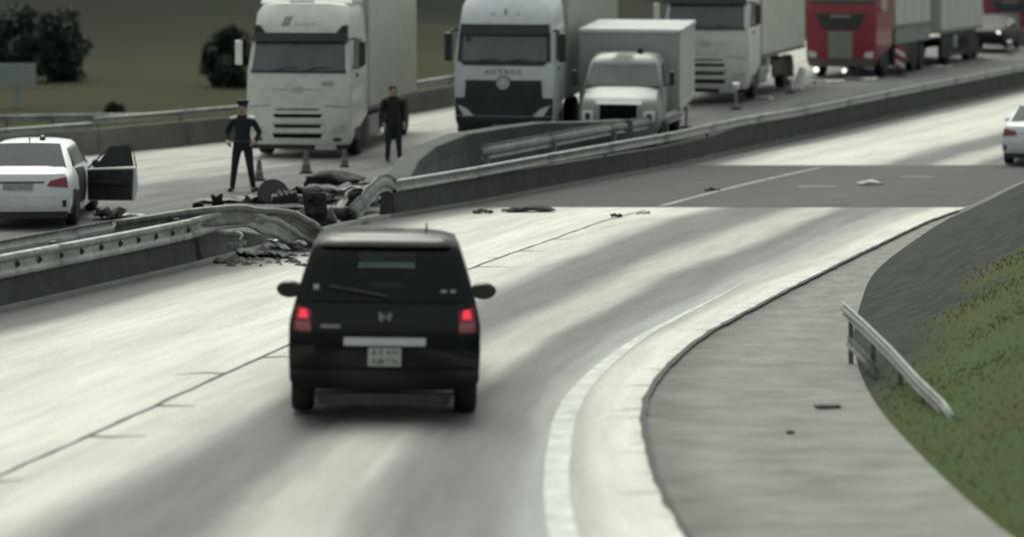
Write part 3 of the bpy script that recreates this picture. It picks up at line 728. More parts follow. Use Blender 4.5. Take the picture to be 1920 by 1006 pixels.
# ------------------------------------------------------------------ vehicle shells
class Shell:
    """body between stations; each station = list of levels (half_width, z, y); station 0 is the end towards -y"""
    def __init__(self, stations, near_bulge=0.05, far_bulge=0.05, crown=0.03, cols=9):
        self.st, self.nb, self.fb, self.cr, self.cols = stations, near_bulge, far_bulge, crown, cols
    def P(self, s, k, c):
        hw, z, y = self.st[s][k]
        g = 1 - c ** 4
        if s == 0: y -= self.nb * g
        if s == len(self.st) - 1: y += self.fb * g
        if k == len(self.st[s]) - 1: z += self.cr * g
        return (hw * c, y, z)
    def build(self, name, m, parent, smooth=38, bevel=0.0, skip=None):
        cs = [-1 + 2 * i / (self.cols - 1) for i in range(self.cols)]
        v, f = [], []
        def q(*ps, key=None):
            if skip and key and skip(*key): return
            b = len(v); v.extend(ps); f.append(tuple(range(b, b + 4)))
        S, Kn = len(self.st), len(self.st[0])
        for s in range(S - 1):
            for k in range(Kn - 1):
                for c in (-1, 1): q(self.P(s, k, c), self.P(s + 1, k, c), self.P(s + 1, k + 1, c), self.P(s, k + 1, c), key=('side', s, k, c))
            for i in range(self.cols - 1):
                for k in (0, Kn - 1): q(self.P(s, k, cs[i]), self.P(s, k, cs[i + 1]), self.P(s + 1, k, cs[i + 1]), self.P(s + 1, k, cs[i]), key=('deck', s, k, (cs[i] + cs[i + 1]) / 2))
        for s in (0, S - 1):
            for k in range(Kn - 1):
                for i in range(self.cols - 1): q(self.P(s, k, cs[i]), self.P(s, k, cs[i + 1]), self.P(s, k + 1, cs[i + 1]), self.P(s, k + 1, cs[i]), key=('cap', s, k, (cs[i] + cs[i + 1]) / 2))
        return mesh_obj(name, v, f, m, parent, smooth=smooth, merge=True, bevel=bevel)
    def near(self, x, z):
        L = self.st[0]; zs_ = [l[1] for l in L]
        y = interp(zs_, [l[2] for l in L], z); hw = interp(zs_, [l[0] for l in L], z)
        c = max(-1, min(1, x / hw)); return y - self.nb * (1 - c ** 4)
    def near_hw(self, z):
        L = self.st[0]; return interp([l[1] for l in L], [l[0] for l in L], z)
    def near_panel(self, name, corners, m, parent, off=0.012, th=0.03, nx=8, nz=4, bevel=0.006):
        """corners (x,z): bottom-left, bottom-right, top-right, top-left"""
        (a, b, c, d) = [Vector(p) for p in corners]; v, f = [], []
        for lay in (0, 1):
            for j in range(nz + 1):
                for i in range(nx + 1):
                    p = (a + (b - a) * (i / nx)) * (1 - j / nz) + (d + (c - d) * (i / nx)) * (j / nz)
                    v.append((p.x, self.near(p.x, p.y) - off + lay * th, p.y))
        n = (nx + 1) * (nz + 1); id_ = lambda l, i, j: l * n + j * (nx + 1) + i
        for l in (0, 1):
            for j in range(nz):
                for i in range(nx): f.append((id_(l, i, j), id_(l, i + 1, j), id_(l, i + 1, j + 1), id_(l, i, j + 1)))
        for i in range(nx):
            for j in (0, nz): f.append((id_(0, i, j), id_(0, i + 1, j), id_(1, i + 1, j), id_(1, i, j)))
        for j in range(nz):
            for i in (0, nx): f.append((id_(0, i, j), id_(0, i, j + 1), id_(1, i, j + 1), id_(1, i, j)))
        return mesh_obj(name, v, f, m, parent, smooth=35)
    def side_pt(self, sf, kf, c):
        s = min(len(self.st) - 2, int(sf)); t = sf - s; k = min(len(self.st[0]) - 2, int(kf)); w = kf - k
        A = lambda s_, k_: Vector(self.P(s_, k_, c))
        return (A(s, k) * (1 - w) + A(s, k + 1) * w) * (1 - t) + (A(s + 1, k) * (1 - w) + A(s + 1, k + 1) * w) * t
    def side_panel(self, name, corners, c, m, parent, off=0.01, th=0.03, n=6):
        """corners (s,k): near-bottom, far-bottom, far-top, near-top"""
        (a, b, d, e) = [Vector(p) for p in corners]; v, f = [], []
        for lay in (0, 1):
            for j in range(n + 1):
                for i in range(n + 1):
                    p = (a + (b - a) * (i / n)) * (1 - j / n) + (e + (d - e) * (i / n)) * (j / n)
                    q = self.side_pt(p.x, p.y, c); q.x += c * (off - lay * th); v.append(tuple(q))
        N = (n + 1) ** 2; id_ = lambda l, i, j: l * N + j * (n + 1) + i
        for l in (0, 1):
            for j in range(n):
                for i in range(n): f.append((id_(l, i, j), id_(l, i + 1, j), id_(l, i + 1, j + 1), id_(l, i, j + 1)))
        for i in range(n):
            for j in (0, n): f.append((id_(0, i, j), id_(0, i + 1, j), id_(1, i + 1, j), id_(1, i, j))); f.append((id_(0, j, i), id_(0, j, i + 1), id_(1, j, i + 1), id_(1, j, i)))
        return mesh_obj(name, v, f, m, parent, smooth=35)

def wheel(parent, x, y, r, w, side, rim=M_rim, twin=False):
    wv = empty_part('wheel', parent, (x, y, r))
    ww = w
    t = lathe('tyre', [(r * .62, -ww / 2), (r * .9, -ww / 2), (r * .97, -ww / 2 + .02), (r, -ww / 2 + .05), (r, ww / 2 - .05), (r * .97, ww / 2 - .02), (r * .9, ww / 2), (r * .62, ww / 2)], M_rubber, wv, axis='x', seg=28)
    lathe('rim', [(r * .615, -ww * .3), (r * .6, side * 0 + ww * .42), (r * .5, ww * .3), (r * .22, ww * .3), (r * .2, ww * .45), (r * .05, ww * .46)] if side > 0 else [(r * .615, ww * .3), (r * .6, -ww * .42), (r * .5, -ww * .3), (r * .22, -ww * .3), (r * .2, -ww * .45), (r * .05, -ww * .46)], rim, wv, axis='x', seg=20)
    return wv
def empty_part(name, parent, loc):
    o = bpy.data.objects.new(name, None); link(o, parent); o.location = loc; o.empty_display_size = .1
    return o
def place(root, x, y, zfun, heading, length, z_off=0.0):
    h = R(heading)
    x2, y2 = x + math.sin(h) * length, y + math.cos(h) * length
    z1, z2 = zfun(x, y), zfun(x2, y2)
    root.location = (x, y, z1 + z_off)
    root.rotation_mode = 'ZXY'
    root.rotation_euler = (math.atan2(z2 - z1, length), 0, -h)
zmain = lambda x, y: zm(y)
def car_levels(hw, hb, hr, zl, zb, zr, yl, yb, yr, hl=None):
    """8 levels of a car section"""
    return [(hw * .93, zl, yl + .02), (hw * .985, zl + .1, yl), (hw, zl + (zb - zl) * .5, yl), (hw * .985, zb - .1, yl + (yb - yl) * .6), (hb, zb, yb), (hr + .02, zr - .1, yr - (yr - yb) * .12), (hr - .05, zr - .03, yr + .02), (hr - .2, zr, yr + .07)]

# ------------------------------------------------------------------ black minivan
def minivan():
    root = empty('minivan')
    HW = 0.845
    st = [
        [(.80, .3, .04), (.835, .38, .01), (.845, .62, .0), (.845, .86, .02), (.80, 1.06, .06), (.74, 1.28, .14), (.665, 1.53, .25), (.62, 1.625, .33), (.5, 1.675, .42)],
        [(.60, .26, .3), (.848, .38, .3), (.85, .62, .3), (.848, .9, .3), (.80, 1.06, .33), (.745, 1.28, .4), (.675, 1.54, .5), (.64, 1.64, .58), (.52, 1.69, .7)],
        [(.72, .2, 2.2), (.848, .36, 2.2), (.85, .62, 2.2), (.848, .9, 2.2), (.81, 1.02, 2.2), (.755, 1.28, 2.1), (.68, 1.55, 2.0), (.64, 1.65, 1.9), (.52, 1.70, 1.8)],
        [(.80, .2, 3.3), (.845, .36, 3.3), (.848, .62, 3.3), (.835, .9, 3.25), (.80, .98, 3.2), (.75, 1.2, 2.85), (.66, 1.46, 2.5), (.6, 1.56, 2.35), (.46, 1.62, 2.25)],
        [(.74, .25, 4.15), (.80, .36, 4.2), (.80, .58, 4.2), (.78, .78, 4.12), (.74, .86, 4.0), (.7, .93, 3.7), (.66, .96, 3.5), (.6, .98, 3.45), (.45, 1.0, 3.4)],
    ]
    for i, st_ in enumerate(st[:4]):
        k = (.93, .86, .77, .80)[i]
        st[i] = [(a, z if z <= 1.06 else 1.06 + (z - 1.06) * k, y) for a, z, y in st_]
    sh = Shell(st, .07, .12, .02, 11)
    def opening(kind, s_, k_, c_):
        if kind == 'cap' and s_ == 0 and k_ in (4, 5) and abs(c_) < .85: return True
        if kind == 'deck' and s_ == 3 and k_ > 0: return True
        return kind == 'side' and s_ in (1, 2) and k_ in (4, 5)
    sh.build('body', M_black_paint, root, 50, skip=opening)
    # windscreen spans the open deck between roof and bonnet
    v_, f_ = [], []
    for c_ in [-1 + .25 * i for i in range(9)]:
        a_, b_ = Vector(sh.P(3, 8, c_)), Vector(sh.P(4, 8, c_))
        v_ += [tuple(a_), tuple(a_ + (b_ - a_) * .85)]
    f_ = [(2 * i, 2 * i + 1, 2 * i + 3, 2 * i + 2) for i in range(8)]
    mesh_obj('windscreen', v_, f_, M_clear, root, smooth=60)
    for sx in (-.38, .38):
        for yy in (2.15, 1.2):
            se = box('seat_back', (sx, yy, .8), (.46, .16, .62), M_chassis, root, .06)
            box('headrest', (0, 0, .43), (.22, .1, .18), M_chassis, se, .05)
    box('dashboard', (0, 2.95, .82), (1.4, .4, .2), M_chassis, root, .06)
    box('cabin_floor', (0, 1.7, .5), (1.5, 2.8, .3), M_chassis, root, .02)
    # rear glass and its frame line
    sh.near_panel('rear_window', [(-.72, 1.07), (.72, 1.07), (.62, 1.53), (-.62, 1.53)], M_privacy, root, .006, .006, 14, 6)
    wip = tube('rear_wiper', [(.02, sh.near(0, 1.12) - .03, 1.12), (-.3, sh.near(-.3, 1.17) - .035, 1.17), (-.5, sh.near(-.5, 1.2) - .03, 1.2)], .012, M_plastic, root, 6)
    # spoiler lip
    sp = sh.near_panel('roof_spoiler', [(-.58, 1.54), (.58, 1.54), (.47, 1.62), (-.47, 1.62)], M_black_paint, root, .05, .09, 12, 2)
    sh.near_panel('tailgate', [(-.58, .52), (.58, .52), (.70, 1.055), (-.70, 1.055)], M_black_paint, root, .010, .03, 12, 8)
    sh.near_panel('bumper', [(-.81, .31), (.81, .31), (.825, .485), (-.825, .485)], M_black_paint, root, .035, .06, 14, 4)
    sh.near_panel('bumper_lip', [(-.56, .165), (.56, .165), (.62, .268), (-.62, .268)], M_plastic, root, .02, .1, 12, 2)
    g = sh.near_panel('chrome_strip', [(-.36, .695), (.36, .695), (.36, .765), (-.36, .765)], M_chrome, root, .04, .04, 8, 2)
    for s in (-1, 1):
        tl_ = sh.near_panel('tail_light', [(s * .81, .815), (s * .665, .80), (s * .645, .99), (s * .785, 1.03)], M_tail, root, .02, .05, 6, 6)
        lp = sh.near_panel('brake_lamp', [(s * .765, .925), (s * .68, .925), (s * .69, 1.0), (s * .75, 1.005)], M_brake, tl_, .03, .03, 5, 4)
        sh.near_panel('reversing_lens', [(s * .78, .815), (s * .65, .815), (s * .655, .895), (s * .785, .895)], M_tail_pale, tl_, .028, .03, 4, 3)
        # mirrors
        mir = empty_part('side_mirror', root, (s * .955, 2.75, .88))
        lathe('mirror_housing', [(.001, -.09), (.05, -.085), (.085, -.05), (.095, 0.0), (.09, .03), (.001, .035)], M_black_paint, mir, axis='y', seg=20).scale = (1.35, 1, .92)
        lathe('mirror_glass', [(.08, -.092), (.08, -.088)], M_glass_dark, mir, axis='y', seg=20, loc=(0, 0, 0)).scale = (1.3, 1, .9)
        tube('mirror_arm', [(-s * .2, .05, -.06), (-s * .08, 0, -.02)], .025, M_plastic, mir, 8)
        sh.side_panel('side_window', [(1.0, 4.0), (1.97, 4.0), (1.97, 6.0), (1.0, 6.0)], s, M_privacy, root, .004, .006)
        sh.side_panel('side_window', [(2.03, 4.0), (3.0, 4.0), (3.0, 6.0), (2.03, 6.0)], s, M_clear, root, .004, .006)
        sh.side_panel('wheel_arch', [(1.12, .1), (1.43, .1), (1.40, 1.9), (1.15, 1.9)], s, M_plastic, root, .004)
        for yy in (.72, 3.42): wheel(root, s * .735, yy, .305, .2, s)
    tube('antenna', [(.36, .75, 1.58), (.36, .68, 1.66), (.36, .64, 1.72)], [.012, .009, .006], M_plastic, root, 6)
    # badge: an H in a rounded frame
    yb = sh.near(0, .93) - .03
    bd = prism('badge', [(-.055, .905), (.055, .905), (.07, .985), (-.07, .985)], yb + .008, yb + .025, M_plastic, root)
    prism('emblem', [(-.045, .91), (-.028, .91), (-.022, .94), (.022, .94), (.028, .91), (.045, .91), (.056, .98), (.036, .98), (.027, .953), (-.027, .953), (-.036, .98), (-.056, .98)], yb - .002, yb + .009, M_rim, bd)
    prism('badge', [(-.565, .845), (-.395, .845), (-.395, .872), (-.565, .872)], sh.near(-.48, .86) - .022, sh.near(-.48, .86) + .02, M_rim, root)
    # plate with two rows
    pl = prism('licence_plate', [(-.145, .515), (.145, .515), (.145, .675), (-.145, .675)], sh.near(0, .6) - .035, sh.near(0, .6) + .01, M_plate, root, .004)
    yp = sh.near(0, .6) - .037
    for row, zz in (('AE4N', .634), ('AM7N', .556)):
        for k, ch in enumerate(row): text('plate_character', ch, .078, M_ink, pl, (-.093 + k * .062, yp, zz))
    st1 = prism('sticker', [(-.635, 1.17), (-.59, 1.17), (-.59, 1.21), (-.635, 1.21)], sh.near(-.6, 1.19) - .018, sh.near(-.6, 1.19) + .01, M_plate, root)
    prism('sticker', [(.49, 1.155), (.54, 1.155), (.54, 1.172), (.49, 1.172)], sh.near(.5, 1.16) - .018, sh.near(.5, 1.16) + .01, M_plate, root)
    prism('sticker', [(.575, 1.155), (.62, 1.155), (.62, 1.172), (.575, 1.172)], sh.near(.6, 1.16) - .018, sh.near(.6, 1.16) + .01, M_plate, root)
    tag(root, 'black compact minivan with lit brake lights driving past the wreck', 'minivan')
    return root, sh
van, vsh = minivan()
place(van, -1.135, 23.55, zmain, -2.4, 4.2)
van.rotation_euler.y = R(0.9)

# ------------------------------------------------------------------ sedans
def sedan(name, label, m_body, police=False, lights_on=False):
    root = empty(name)
    st = [
        [(.84, .30, .08), (.885, .42, .02), (.895, .62, .0), (.885, .80, .02), (.80, .97, .08), (.74, 1.0, .2), (.7, 1.02, .3), (.55, 1.03, .36)],
        [(.85, .22, .55), (.89, .42, .55), (.9, .62, .55), (.89, .84, .55), (.84, .97, .55), (.76, 1.02, .62), (.70, 1.05, .7), (.55, 1.06, .75)],
        [(.85, .2, 1.4), (.89, .42, 1.4), (.9, .62, 1.4), (.89, .84, 1.3), (.85, .96, 1.15), (.68, 1.32, 1.25), (.6, 1.40, 1.3), (.45, 1.425, 1.35)],
        [(.85, .2, 2.6), (.89, .42, 2.6), (.9, .62, 2.6), (.89, .84, 2.6), (.85, .94, 2.6), (.68, 1.33, 2.5), (.6, 1.41, 2.45), (.45, 1.435, 2.4)],
        [(.85, .2, 3.6), (.89, .42, 3.6), (.9, .62, 3.6), (.88, .82, 3.5), (.84, .92, 3.35), (.74, 1.0, 3.2), (.7, 1.02, 3.1), (.55, 1.04, 3.05)],
        [(.78, .25, 4.55), (.84, .42, 4.6), (.84, .56, 4.6), (.8, .70, 4.55), (.76, .76, 4.45), (.7, .79, 4.35), (.66, .80, 4.3), (.5, .81, 4.25)],
    ]
    sh = Shell(st, .09, .12, .02, 11)
    sh.build('body', m_body, root, 45)
    # sloping rear window on the tail of the cabin
    v = []
    A, B = Vector((.80, .68, .995)), Vector((.61, 1.22, 1.375))
    f = []
    for lay in (0, .03):
        for j in range(5):
            t = j / 4
            for i in range(9):
                c = -1 + 2 * i / 8
                x = (A.x + (B.x - A.x) * t) * .93 * c
                yy = A.y + (B.y - A.y) * t - .10 * (1 - c * c) - .035 + lay; zz = A.z + (B.z - A.z) * t + .05 + .02 * (1 - c * c) - lay
                v.append((x, yy, zz))
    for l in (0, 45):
        for j in range(4):
            for i in range(8): f.append((l + j * 9 + i, l + j * 9 + i + 1, l + j * 9 + 10 + i, l + j * 9 + 9 + i))
    for i in range(8):
        f.append((i, i + 1, 46 + i, 45 + i)); f.append((36 + i, 37 + i, 82 + i, 81 + i))
    for j in range(4):
        f.append((j * 9, j * 9 + 9, 54 + j * 9, 45 + j * 9)); f.append((j * 9 + 8, j * 9 + 17, 62 + j * 9, 53 + j * 9))
    mesh_obj('rear_window', v, f, mat('sedan_glass', (.05, .06, .064), .35, spec=.06, var=.2, scale=2), root, smooth=40)
    sh.near_panel('bumper', [(-.84, .32), (.84, .32), (.87, .60), (-.87, .60)], m_body, root, .03, .06, 12, 4)
    sh.near_panel('bumper_lip', [(-.82, .20), (.82, .20), (.85, .31), (-.85, .31)], M_plastic, root, .02, .12, 10, 2)
    pl = sh.near_panel('licence_plate', [(-.26, .70), (.26, .70), (.26, .81), (-.26, .81)], mat('plate_grey', (.27, .28, .28), .5, var=.15, scale=14), root, .02, .03)
    sh.near_panel('boot_strip', [(-.45, .82), (.45, .82), (.45, .845), (-.45, .845)], M_chrome if not police else M_plastic, root, .018, .02)
    for s in (-1, 1):
        sh.near_panel('tail_light', [(s * .86, .74), (s * .5, .77), (s * .56, .86), (s * .83, .92)], M_tail, root, .02, .05, 6, 4)
        sh.near_panel('bumper_vent', [(s * .83, .4), (s * .77, .4), (s * .77, .52), (s * .84, .52)], M_plastic, root, .036, .03, 3, 3)
        sh.side_panel('side_window', [(1.55, 4.2), (2.0, 4.2), (2.05, 5.2), (1.95, 5.0)], s, M_glass_dark, root)
        sh.side_panel('side_window', [(2.05, 4.2), (2.95, 4.2), (2.95, 5.2), (2.05, 5.2)], s, M_glass_dark, root)
        sh.side_panel('side_window', [(3.05, 4.2), (3.75, 4.2), (3.2, 5.2), (3.05, 5.2)], s, M_glass_dark, root)
        sh.side_panel('wheel_arch', [(.6, .0), (1.42, .0), (1.3, 2.2), (.75, 2.2)], s, M_plastic, root, .004)
        for yy in (.98, 3.75): wheel(root, s * .80, yy, .325, .22, s)
        if police and s > 0: continue
        mir = empty_part('side_mirror', root, (s * 1.0, 3.0, .99))
        lathe('mirror_housing', [(.001, -.08), (.06, -.07), (.085, 0.0), (.001, .06)], m_body if not police else M_plastic, mir, axis='y', seg=16).scale = (1.3, 1, .9)
        tube('mirror_arm', [(-s * .22, .05, -.04), (-s * .08, 0, -.02)], .022, M_plastic, mir, 8)
    if police:
        # beacon and open front door on the kerb side
        lathe('beacon', [(.05, 0), (.055, .03), (.045, .08), (.015, .1)], M_blue, root, seg=16, loc=(.18, 1.7, 1.44))
        tube('antenna', [(.0, 1.35, 1.43), (0, 1.3, 1.52)], .012, M_plastic, root, 6)
        dr = empty_part('open_door', root, (.9, 2.3, 0)); dr.scale = (1, .84, 1)
        dr.rotation_euler = (0, 0, R(72))
        # door modelled hanging back along -y from its hinge; inner trim faces -x, outer skin faces +x
        prof = [(-1.12, .32), (-.02, .30), (0, .5), (0, .88), (-1.16, .93), (-1.2, .6)]
        def door_piece(nm, poly, x0, x1, m, par, bev=.01):
            n = len(poly)
            vv = [(x0, a, b) for a, b in poly] + [(x1, a, b) for a, b in poly]
            return mesh_obj(nm, vv, [tuple(range(n)), tuple(range(n, 2 * n))] + [(i, (i + 1) % n, n + (i + 1) % n, n + i) for i in range(n)], m, par, bevel=bev)
        door_piece('door_skin', prof, 0.0, .06, m_body, dr)
        door_piece('door_trim', [(-1.08, .33), (-.06, .32), (-.04, .87), (-1.11, .9)], -.05, -.002, M_plastic, dr)
        door_piece('door_window', [(-1.1, .95), (-.16, .9), (-.55, 1.28), (-1.02, 1.33)], .015, .03, mat('sedan_glass', (.09, .105, .11), .12), dr, 0)
        tube('window_frame', [(.025, -.02, .9), (.025, -.55, 1.3), (.025, -1.06, 1.36), (.025, -1.16, .93)], .018, M_plastic, dr, 6)
        door_piece('armrest', [(-.95, .6), (-.25, .62), (-.25, .68), (-.95, .68)], -.11, -.052, M_chassis, dr)
        ma = empty_part('side_mirror', dr, (.15, -.1, .98))
        lathe('mirror_housing', [(.001, -.08), (.06, -.07), (.085, 0.0), (.001, .06)], M_plastic, ma, axis='y', seg=16).scale = (1.3, 1, .9)
        # dark door opening in the side
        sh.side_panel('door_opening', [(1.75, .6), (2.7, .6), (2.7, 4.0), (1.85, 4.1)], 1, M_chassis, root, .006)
    tag(root, label, 'car')
    return root
pol = sedan('police_sedan', 'white police sedan with its kerb-side door standing open', M_white_paint, True)
place(pol, -8.62, 46.6, zopp, -2.0, 4.6)
wc = sedan('hatchback_car', 'white car driving away beyond the dark strip of asphalt', M_white_paint)
place(wc, 12.8, 64.8, zmain, 16, 4.6)

# ------------------------------------------------------------------ trucks
def text_on(sh, nm, s, size, m, parent, x, z, **kw):
    return text(nm, s, size, m, parent, (x, sh.near(x, z) - .02, z), **kw)
def truck_wheels(root, ys, r=.5, tw=2.5):
    for yy in ys:
        for s in (-1, 1): wheel(root, s * (tw / 2 - .17), yy, r, .31, s)
def frame(root, y0, y1, z=.75):
    for s in (-1, 1): box('frame_rail', (s * .4, (y0 + y1) / 2, z), (.09, y1 - y0, .26), M_chassis, root, .01)
def box_body(root, y0, y1, z0, z1, m, hw=1.27, front=None, name='cargo_box', posts=True, m_trim=M_steel_dirty):
    b = box(name, (0, (y0 + y1) / 2, (z0 + z1) / 2), (hw * 2, y1 - y0, z1 - z0), m, root, .03)
    oy = (y0 + y1) / 2; oz = (z0 + z1) / 2
    for s in (-1, 1):
        box('bottom_rail', (s * (hw + .004), 0, z0 + .06 - oz), (.05, y1 - y0 - .02, .12), m_trim, b, .008)
        box('top_rail', (s * (hw + .004), 0, z1 - .05 - oz), (.05, y1 - y0 - .02, .09), m_trim, b, .008)
        if posts:
            n = max(2, int((y1 - y0) / 1.25))
            for i in range(n + 1):
                box('side_stake', (s * (hw + .003), (i / n - .5) * (y1 - y0 - .12), 0), (.025, .05, z1 - z0 - .24), m, b, .006)
    return b
def slot_cab(name, m, roof_text, visor_front=True):
    """white long-haul cab with a four-slot nose, black visor and swept roof"""
    root = empty(name)
    st = [
        [(1.17, .32, .06), (1.23, .5, .0), (1.245, 1.0, .0), (1.245, 1.5, .02), (1.24, 2.08, .06), (1.2, 2.5, .2), (1.16, 2.8, .32), (1.13, 3.02, .38), (1.12, 3.45, .62), (1.02, 3.62, .78)],
        [(1.17, .32, .5), (1.245, .5, .5), (1.25, 1.0, .5), (1.25, 1.5, .5), (1.25, 2.08, .55), (1.23, 2.5, .7), (1.2, 2.8, .8), (1.18, 3.02, .85), (1.15, 3.45, 1.05), (1.06, 3.66, 1.15)],
        [(1.17, .9, 2.25), (1.245, .95, 2.25), (1.25, 1.1, 2.25), (1.25, 1.5, 2.25), (1.25, 2.08, 2.25), (1.24, 2.5, 2.25), (1.22, 2.8, 2.25), (1.2, 3.02, 2.25), (1.17, 3.45, 2.25), (1.1, 3.72, 2.25)],
    ]
    sh = Shell(st, .10, .02, .05, 13)
    cab = sh.build('cab', m, root, 30)
    sh.near_panel('windscreen', [(-1.13, 2.1), (1.13, 2.1), (1.08, 2.79), (-1.08, 2.79)], M_screen, root, .012, .03, 14, 6)
    sh.near_panel('screen_base', [(-1.15, 2.03), (1.15, 2.03), (1.15, 2.1), (-1.15, 2.1)], M_plastic, root, .016, .04, 14, 2)
    for x in (-.6, .15): tube('wiper', [(x, sh.near(x, 2.1) - .04, 2.08), (x + .28, sh.near(x + .28, 2.16) - .035, 2.16), (x + .6, sh.near(x + .6, 2.18) - .035, 2.18)], .012, M_plastic, root, 6)
    vz = sh.near_panel('sun_visor', [(-1.17, 2.78), (1.17, 2.78), (1.13, 2.98), (-1.13, 2.98)], M_plastic, root, .13, .16, 14, 3)
    for s in (-1, 1):
        prism('visor_horn', [(s * 1.14, 2.95), (s * .72, 2.95), (s * .9, 3.03), (s * 1.0, 3.15), (s * 1.12, 3.17)], sh.near(1.0, 3.05) - .05, sh.near(1.0, 3.05) + .1, M_plastic, root, .01)
        sh.side_panel('side_window', [(.75, 4.1), (1.6, 4.1), (1.55, 6.0), (.95, 6.0)], s, M_glass_dark, root)
        sh.side_panel('corner_deflector', [(.1, 1.0), (.45, 1.0), (.42, 3.6), (.12, 3.6)], s, m, root, .02)
        mi = empty_part('mirror', root, (s * 1.5, .25, 2.5))
        box('mirror_housing', (0, 0, 0), (.16, .13, .58), M_cone_white if s < 0 else M_plastic, mi, .03)
        tube('mirror_arm', [(0, 0, .3), (-s * .15, .1, .34), (-s * .32, .25, .33)], .025, M_plastic, mi, 6)
        tube('mirror_arm', [(0, 0, -.3), (-s * .15, .1, -.36), (-s * .27, .25, -.34)], .025, M_plastic, mi, 6)
        hl = sh.near_panel('headlight', [(s * 1.15, .62), (s * .84, .60), (s * .84, .74), (s * 1.16, .84)], mat('lens_dull', (.36, .38, .37), .2, var=.15, scale=9), root, .012, .04, 4, 3)
        sh.near_panel('fog_lamp', [(s * 1.05, .42), (s * .86, .42), (s * .86, .5), (s * 1.05, .5)], M_plastic, root, .012, .03, 3, 2)
        box('step', (s * 1.2, .95, .55), (.12, .6, .3), M_plastic, root, .02)
        box('door_handle', (s * 1.262, .9, 1.95), (.03, .2, .1), M_plastic, root, .008)
        sh.near_panel('nose_seam', [(s * .66, 1.262), (s * 1.2, 1.21), (s * 1.2, 1.232), (s * .66, 1.284)], M_mark, root, .007, .015, 6, 1)
    for z, hgt, w in ((1.17, .035, .54), (1.02, .085, .60), (.775, .08, .59), (.545, .105, .61)):
        sh.near_panel('grille_slot', [(-w + .05, z - hgt / 2), (w - .05, z - hgt / 2), (w, z + hgt / 2), (-w, z + hgt / 2)], mat('slot_black', (.004, .005, .005), .9, spec=.1, var=.2), root, .006, .03, 8, 1)
    for z in (.90, .665): sh.near_panel('grille_bar', [(-.62, z - .035), (.62, z - .035), (.62, z + .035), (-.62, z + .035)], m, root, .05, .06, 10, 1)
    sh.near_panel('bumper_lip', [(-1.16, .22), (1.16, .22), (1.2, .34), (-1.2, .34)], M_chassis, root, .0, .2, 10, 2)
    sh.near_panel('licence_plate', [(.42, .22), (.92, .22), (.92, .33), (.42, .33)], M_plate, root, .025, .03, 4, 1)
    # wing emblem: small shield with a thin line on both sides
    e = sh.near_panel('emblem', [(-.16, 1.56), (.16, 1.56), (.1, 1.72), (-.1, 1.72)], M_mark_faint, root, .012, .02, 4, 3)
    for s in (-1, 1): sh.near_panel('emblem_line', [(s * .14, 1.625), (s * .62, 1.635), (s * .62, 1.655), (s * .14, 1.66)], M_mark_faint, root, .009, .015, 6, 1)
    if roof_text:
        for k, x in enumerate((-.43, -.33)):
            sh.near_panel('roof_mark', [(x - .06, 3.14), (x + .02, 3.14), (x + .11, 3.36), (x + .03, 3.36)], M_mark, root, .012, .02, 2, 2)
        for k in range(4): sh.near_panel('roof_letter', [(-.16 + k * .13, 3.15), (-.07 + k * .13, 3.15), (-.06 + k * .13, 3.22), (-.15 + k * .13, 3.22)], M_mark_faint, root, .012, .02, 2, 2)
        sh.near_panel('badge', [(.58, 1.74), (.86, 1.74), (.86, 1.84), (.58, 1.84)], M_mark_rose, root, .012, .02, 3, 2)
    # roof spoiler above the cab
    sp = [[(1.12, 3.66, .95), (1.08, 3.85, 1.15), (.95, 4.0, 1.4)], [(1.15, 3.66, 2.2), (1.15, 3.95, 2.2), (1.1, 4.1, 2.2)]]
    Shell(sp, .08, .02, .03, 9).build('roof_spoiler', m, root, 40)
    s2 = Shell(sp, .08, .02, .03, 9)
    s2.near_panel('spoiler_slot', [(-.4, 3.68), (.2, 3.68), (.2, 3.735), (-.4, 3.735)], M_plastic, root, .012, .02, 6, 1)
    frame(root, .3, 6)
    tube('front_axle', [(-1.0, 1.45, .5), (1.0, 1.45, .5)], .09, M_chassis, root, 8)
    return root, sh
t1, _ = slot_cab('box_truck', M_truck_white, True)
box_body(t1, 2.4, 9.4, 1.0, 4.02, M_box_side, posts=False)
frame(t1, 6, 9.3); truck_wheels(t1, (1.45, 6.6, 7.9))
for s in (-1, 1):
    box('fuel_tank', (s * .98, 3.3, .62), (.5, 1.3, .52), M_rim, t1, .06)
    box('side_guard', (s * 1.2, 5.0, .65), (.04, 1.6, .4), M_chassis, t1, .01)
box('mudguard', (1.1, 4.6, .55), (.06, .5, .6), M_cone_white, t1, .02)
tag(t1, 'white cab-over truck with four-slot grille and pale box, roof lettering, behind the officer', 'truck', 'stopped trucks')
place(t1, -5.08, 63.4, zopp, 7.5, 9)

t2, _ = slot_cab('box_truck', M_truck_white, False)
box_body(t2, 2.5, 11.2, 1.12, 4.05, M_box_side, posts=False)
frame(t2, 6, 11); truck_wheels(t2, (1.45, 7.3, 8.6))
for s in (-1, 1):
    box('fuel_tank', (s * .98, 3.0, .62), (.5, 1.3, .52), M_rim, t2, .06)
    box('tool_box', (s * 1.02, 4.1, .95), (.4, .35, .75), M_truck_white, t2, .03)
    box('side_guard', (s * 1.2, 5.8, .7), (.04, 2.2, .5), M_chassis, t2, .01)
tag(t2, 'white truck with four-slot grille and pale tall box body behind the grey box van', 'truck', 'stopped trucks')
place(t2, 5.62, 77.5, zopp, 14.5, 11, .1)

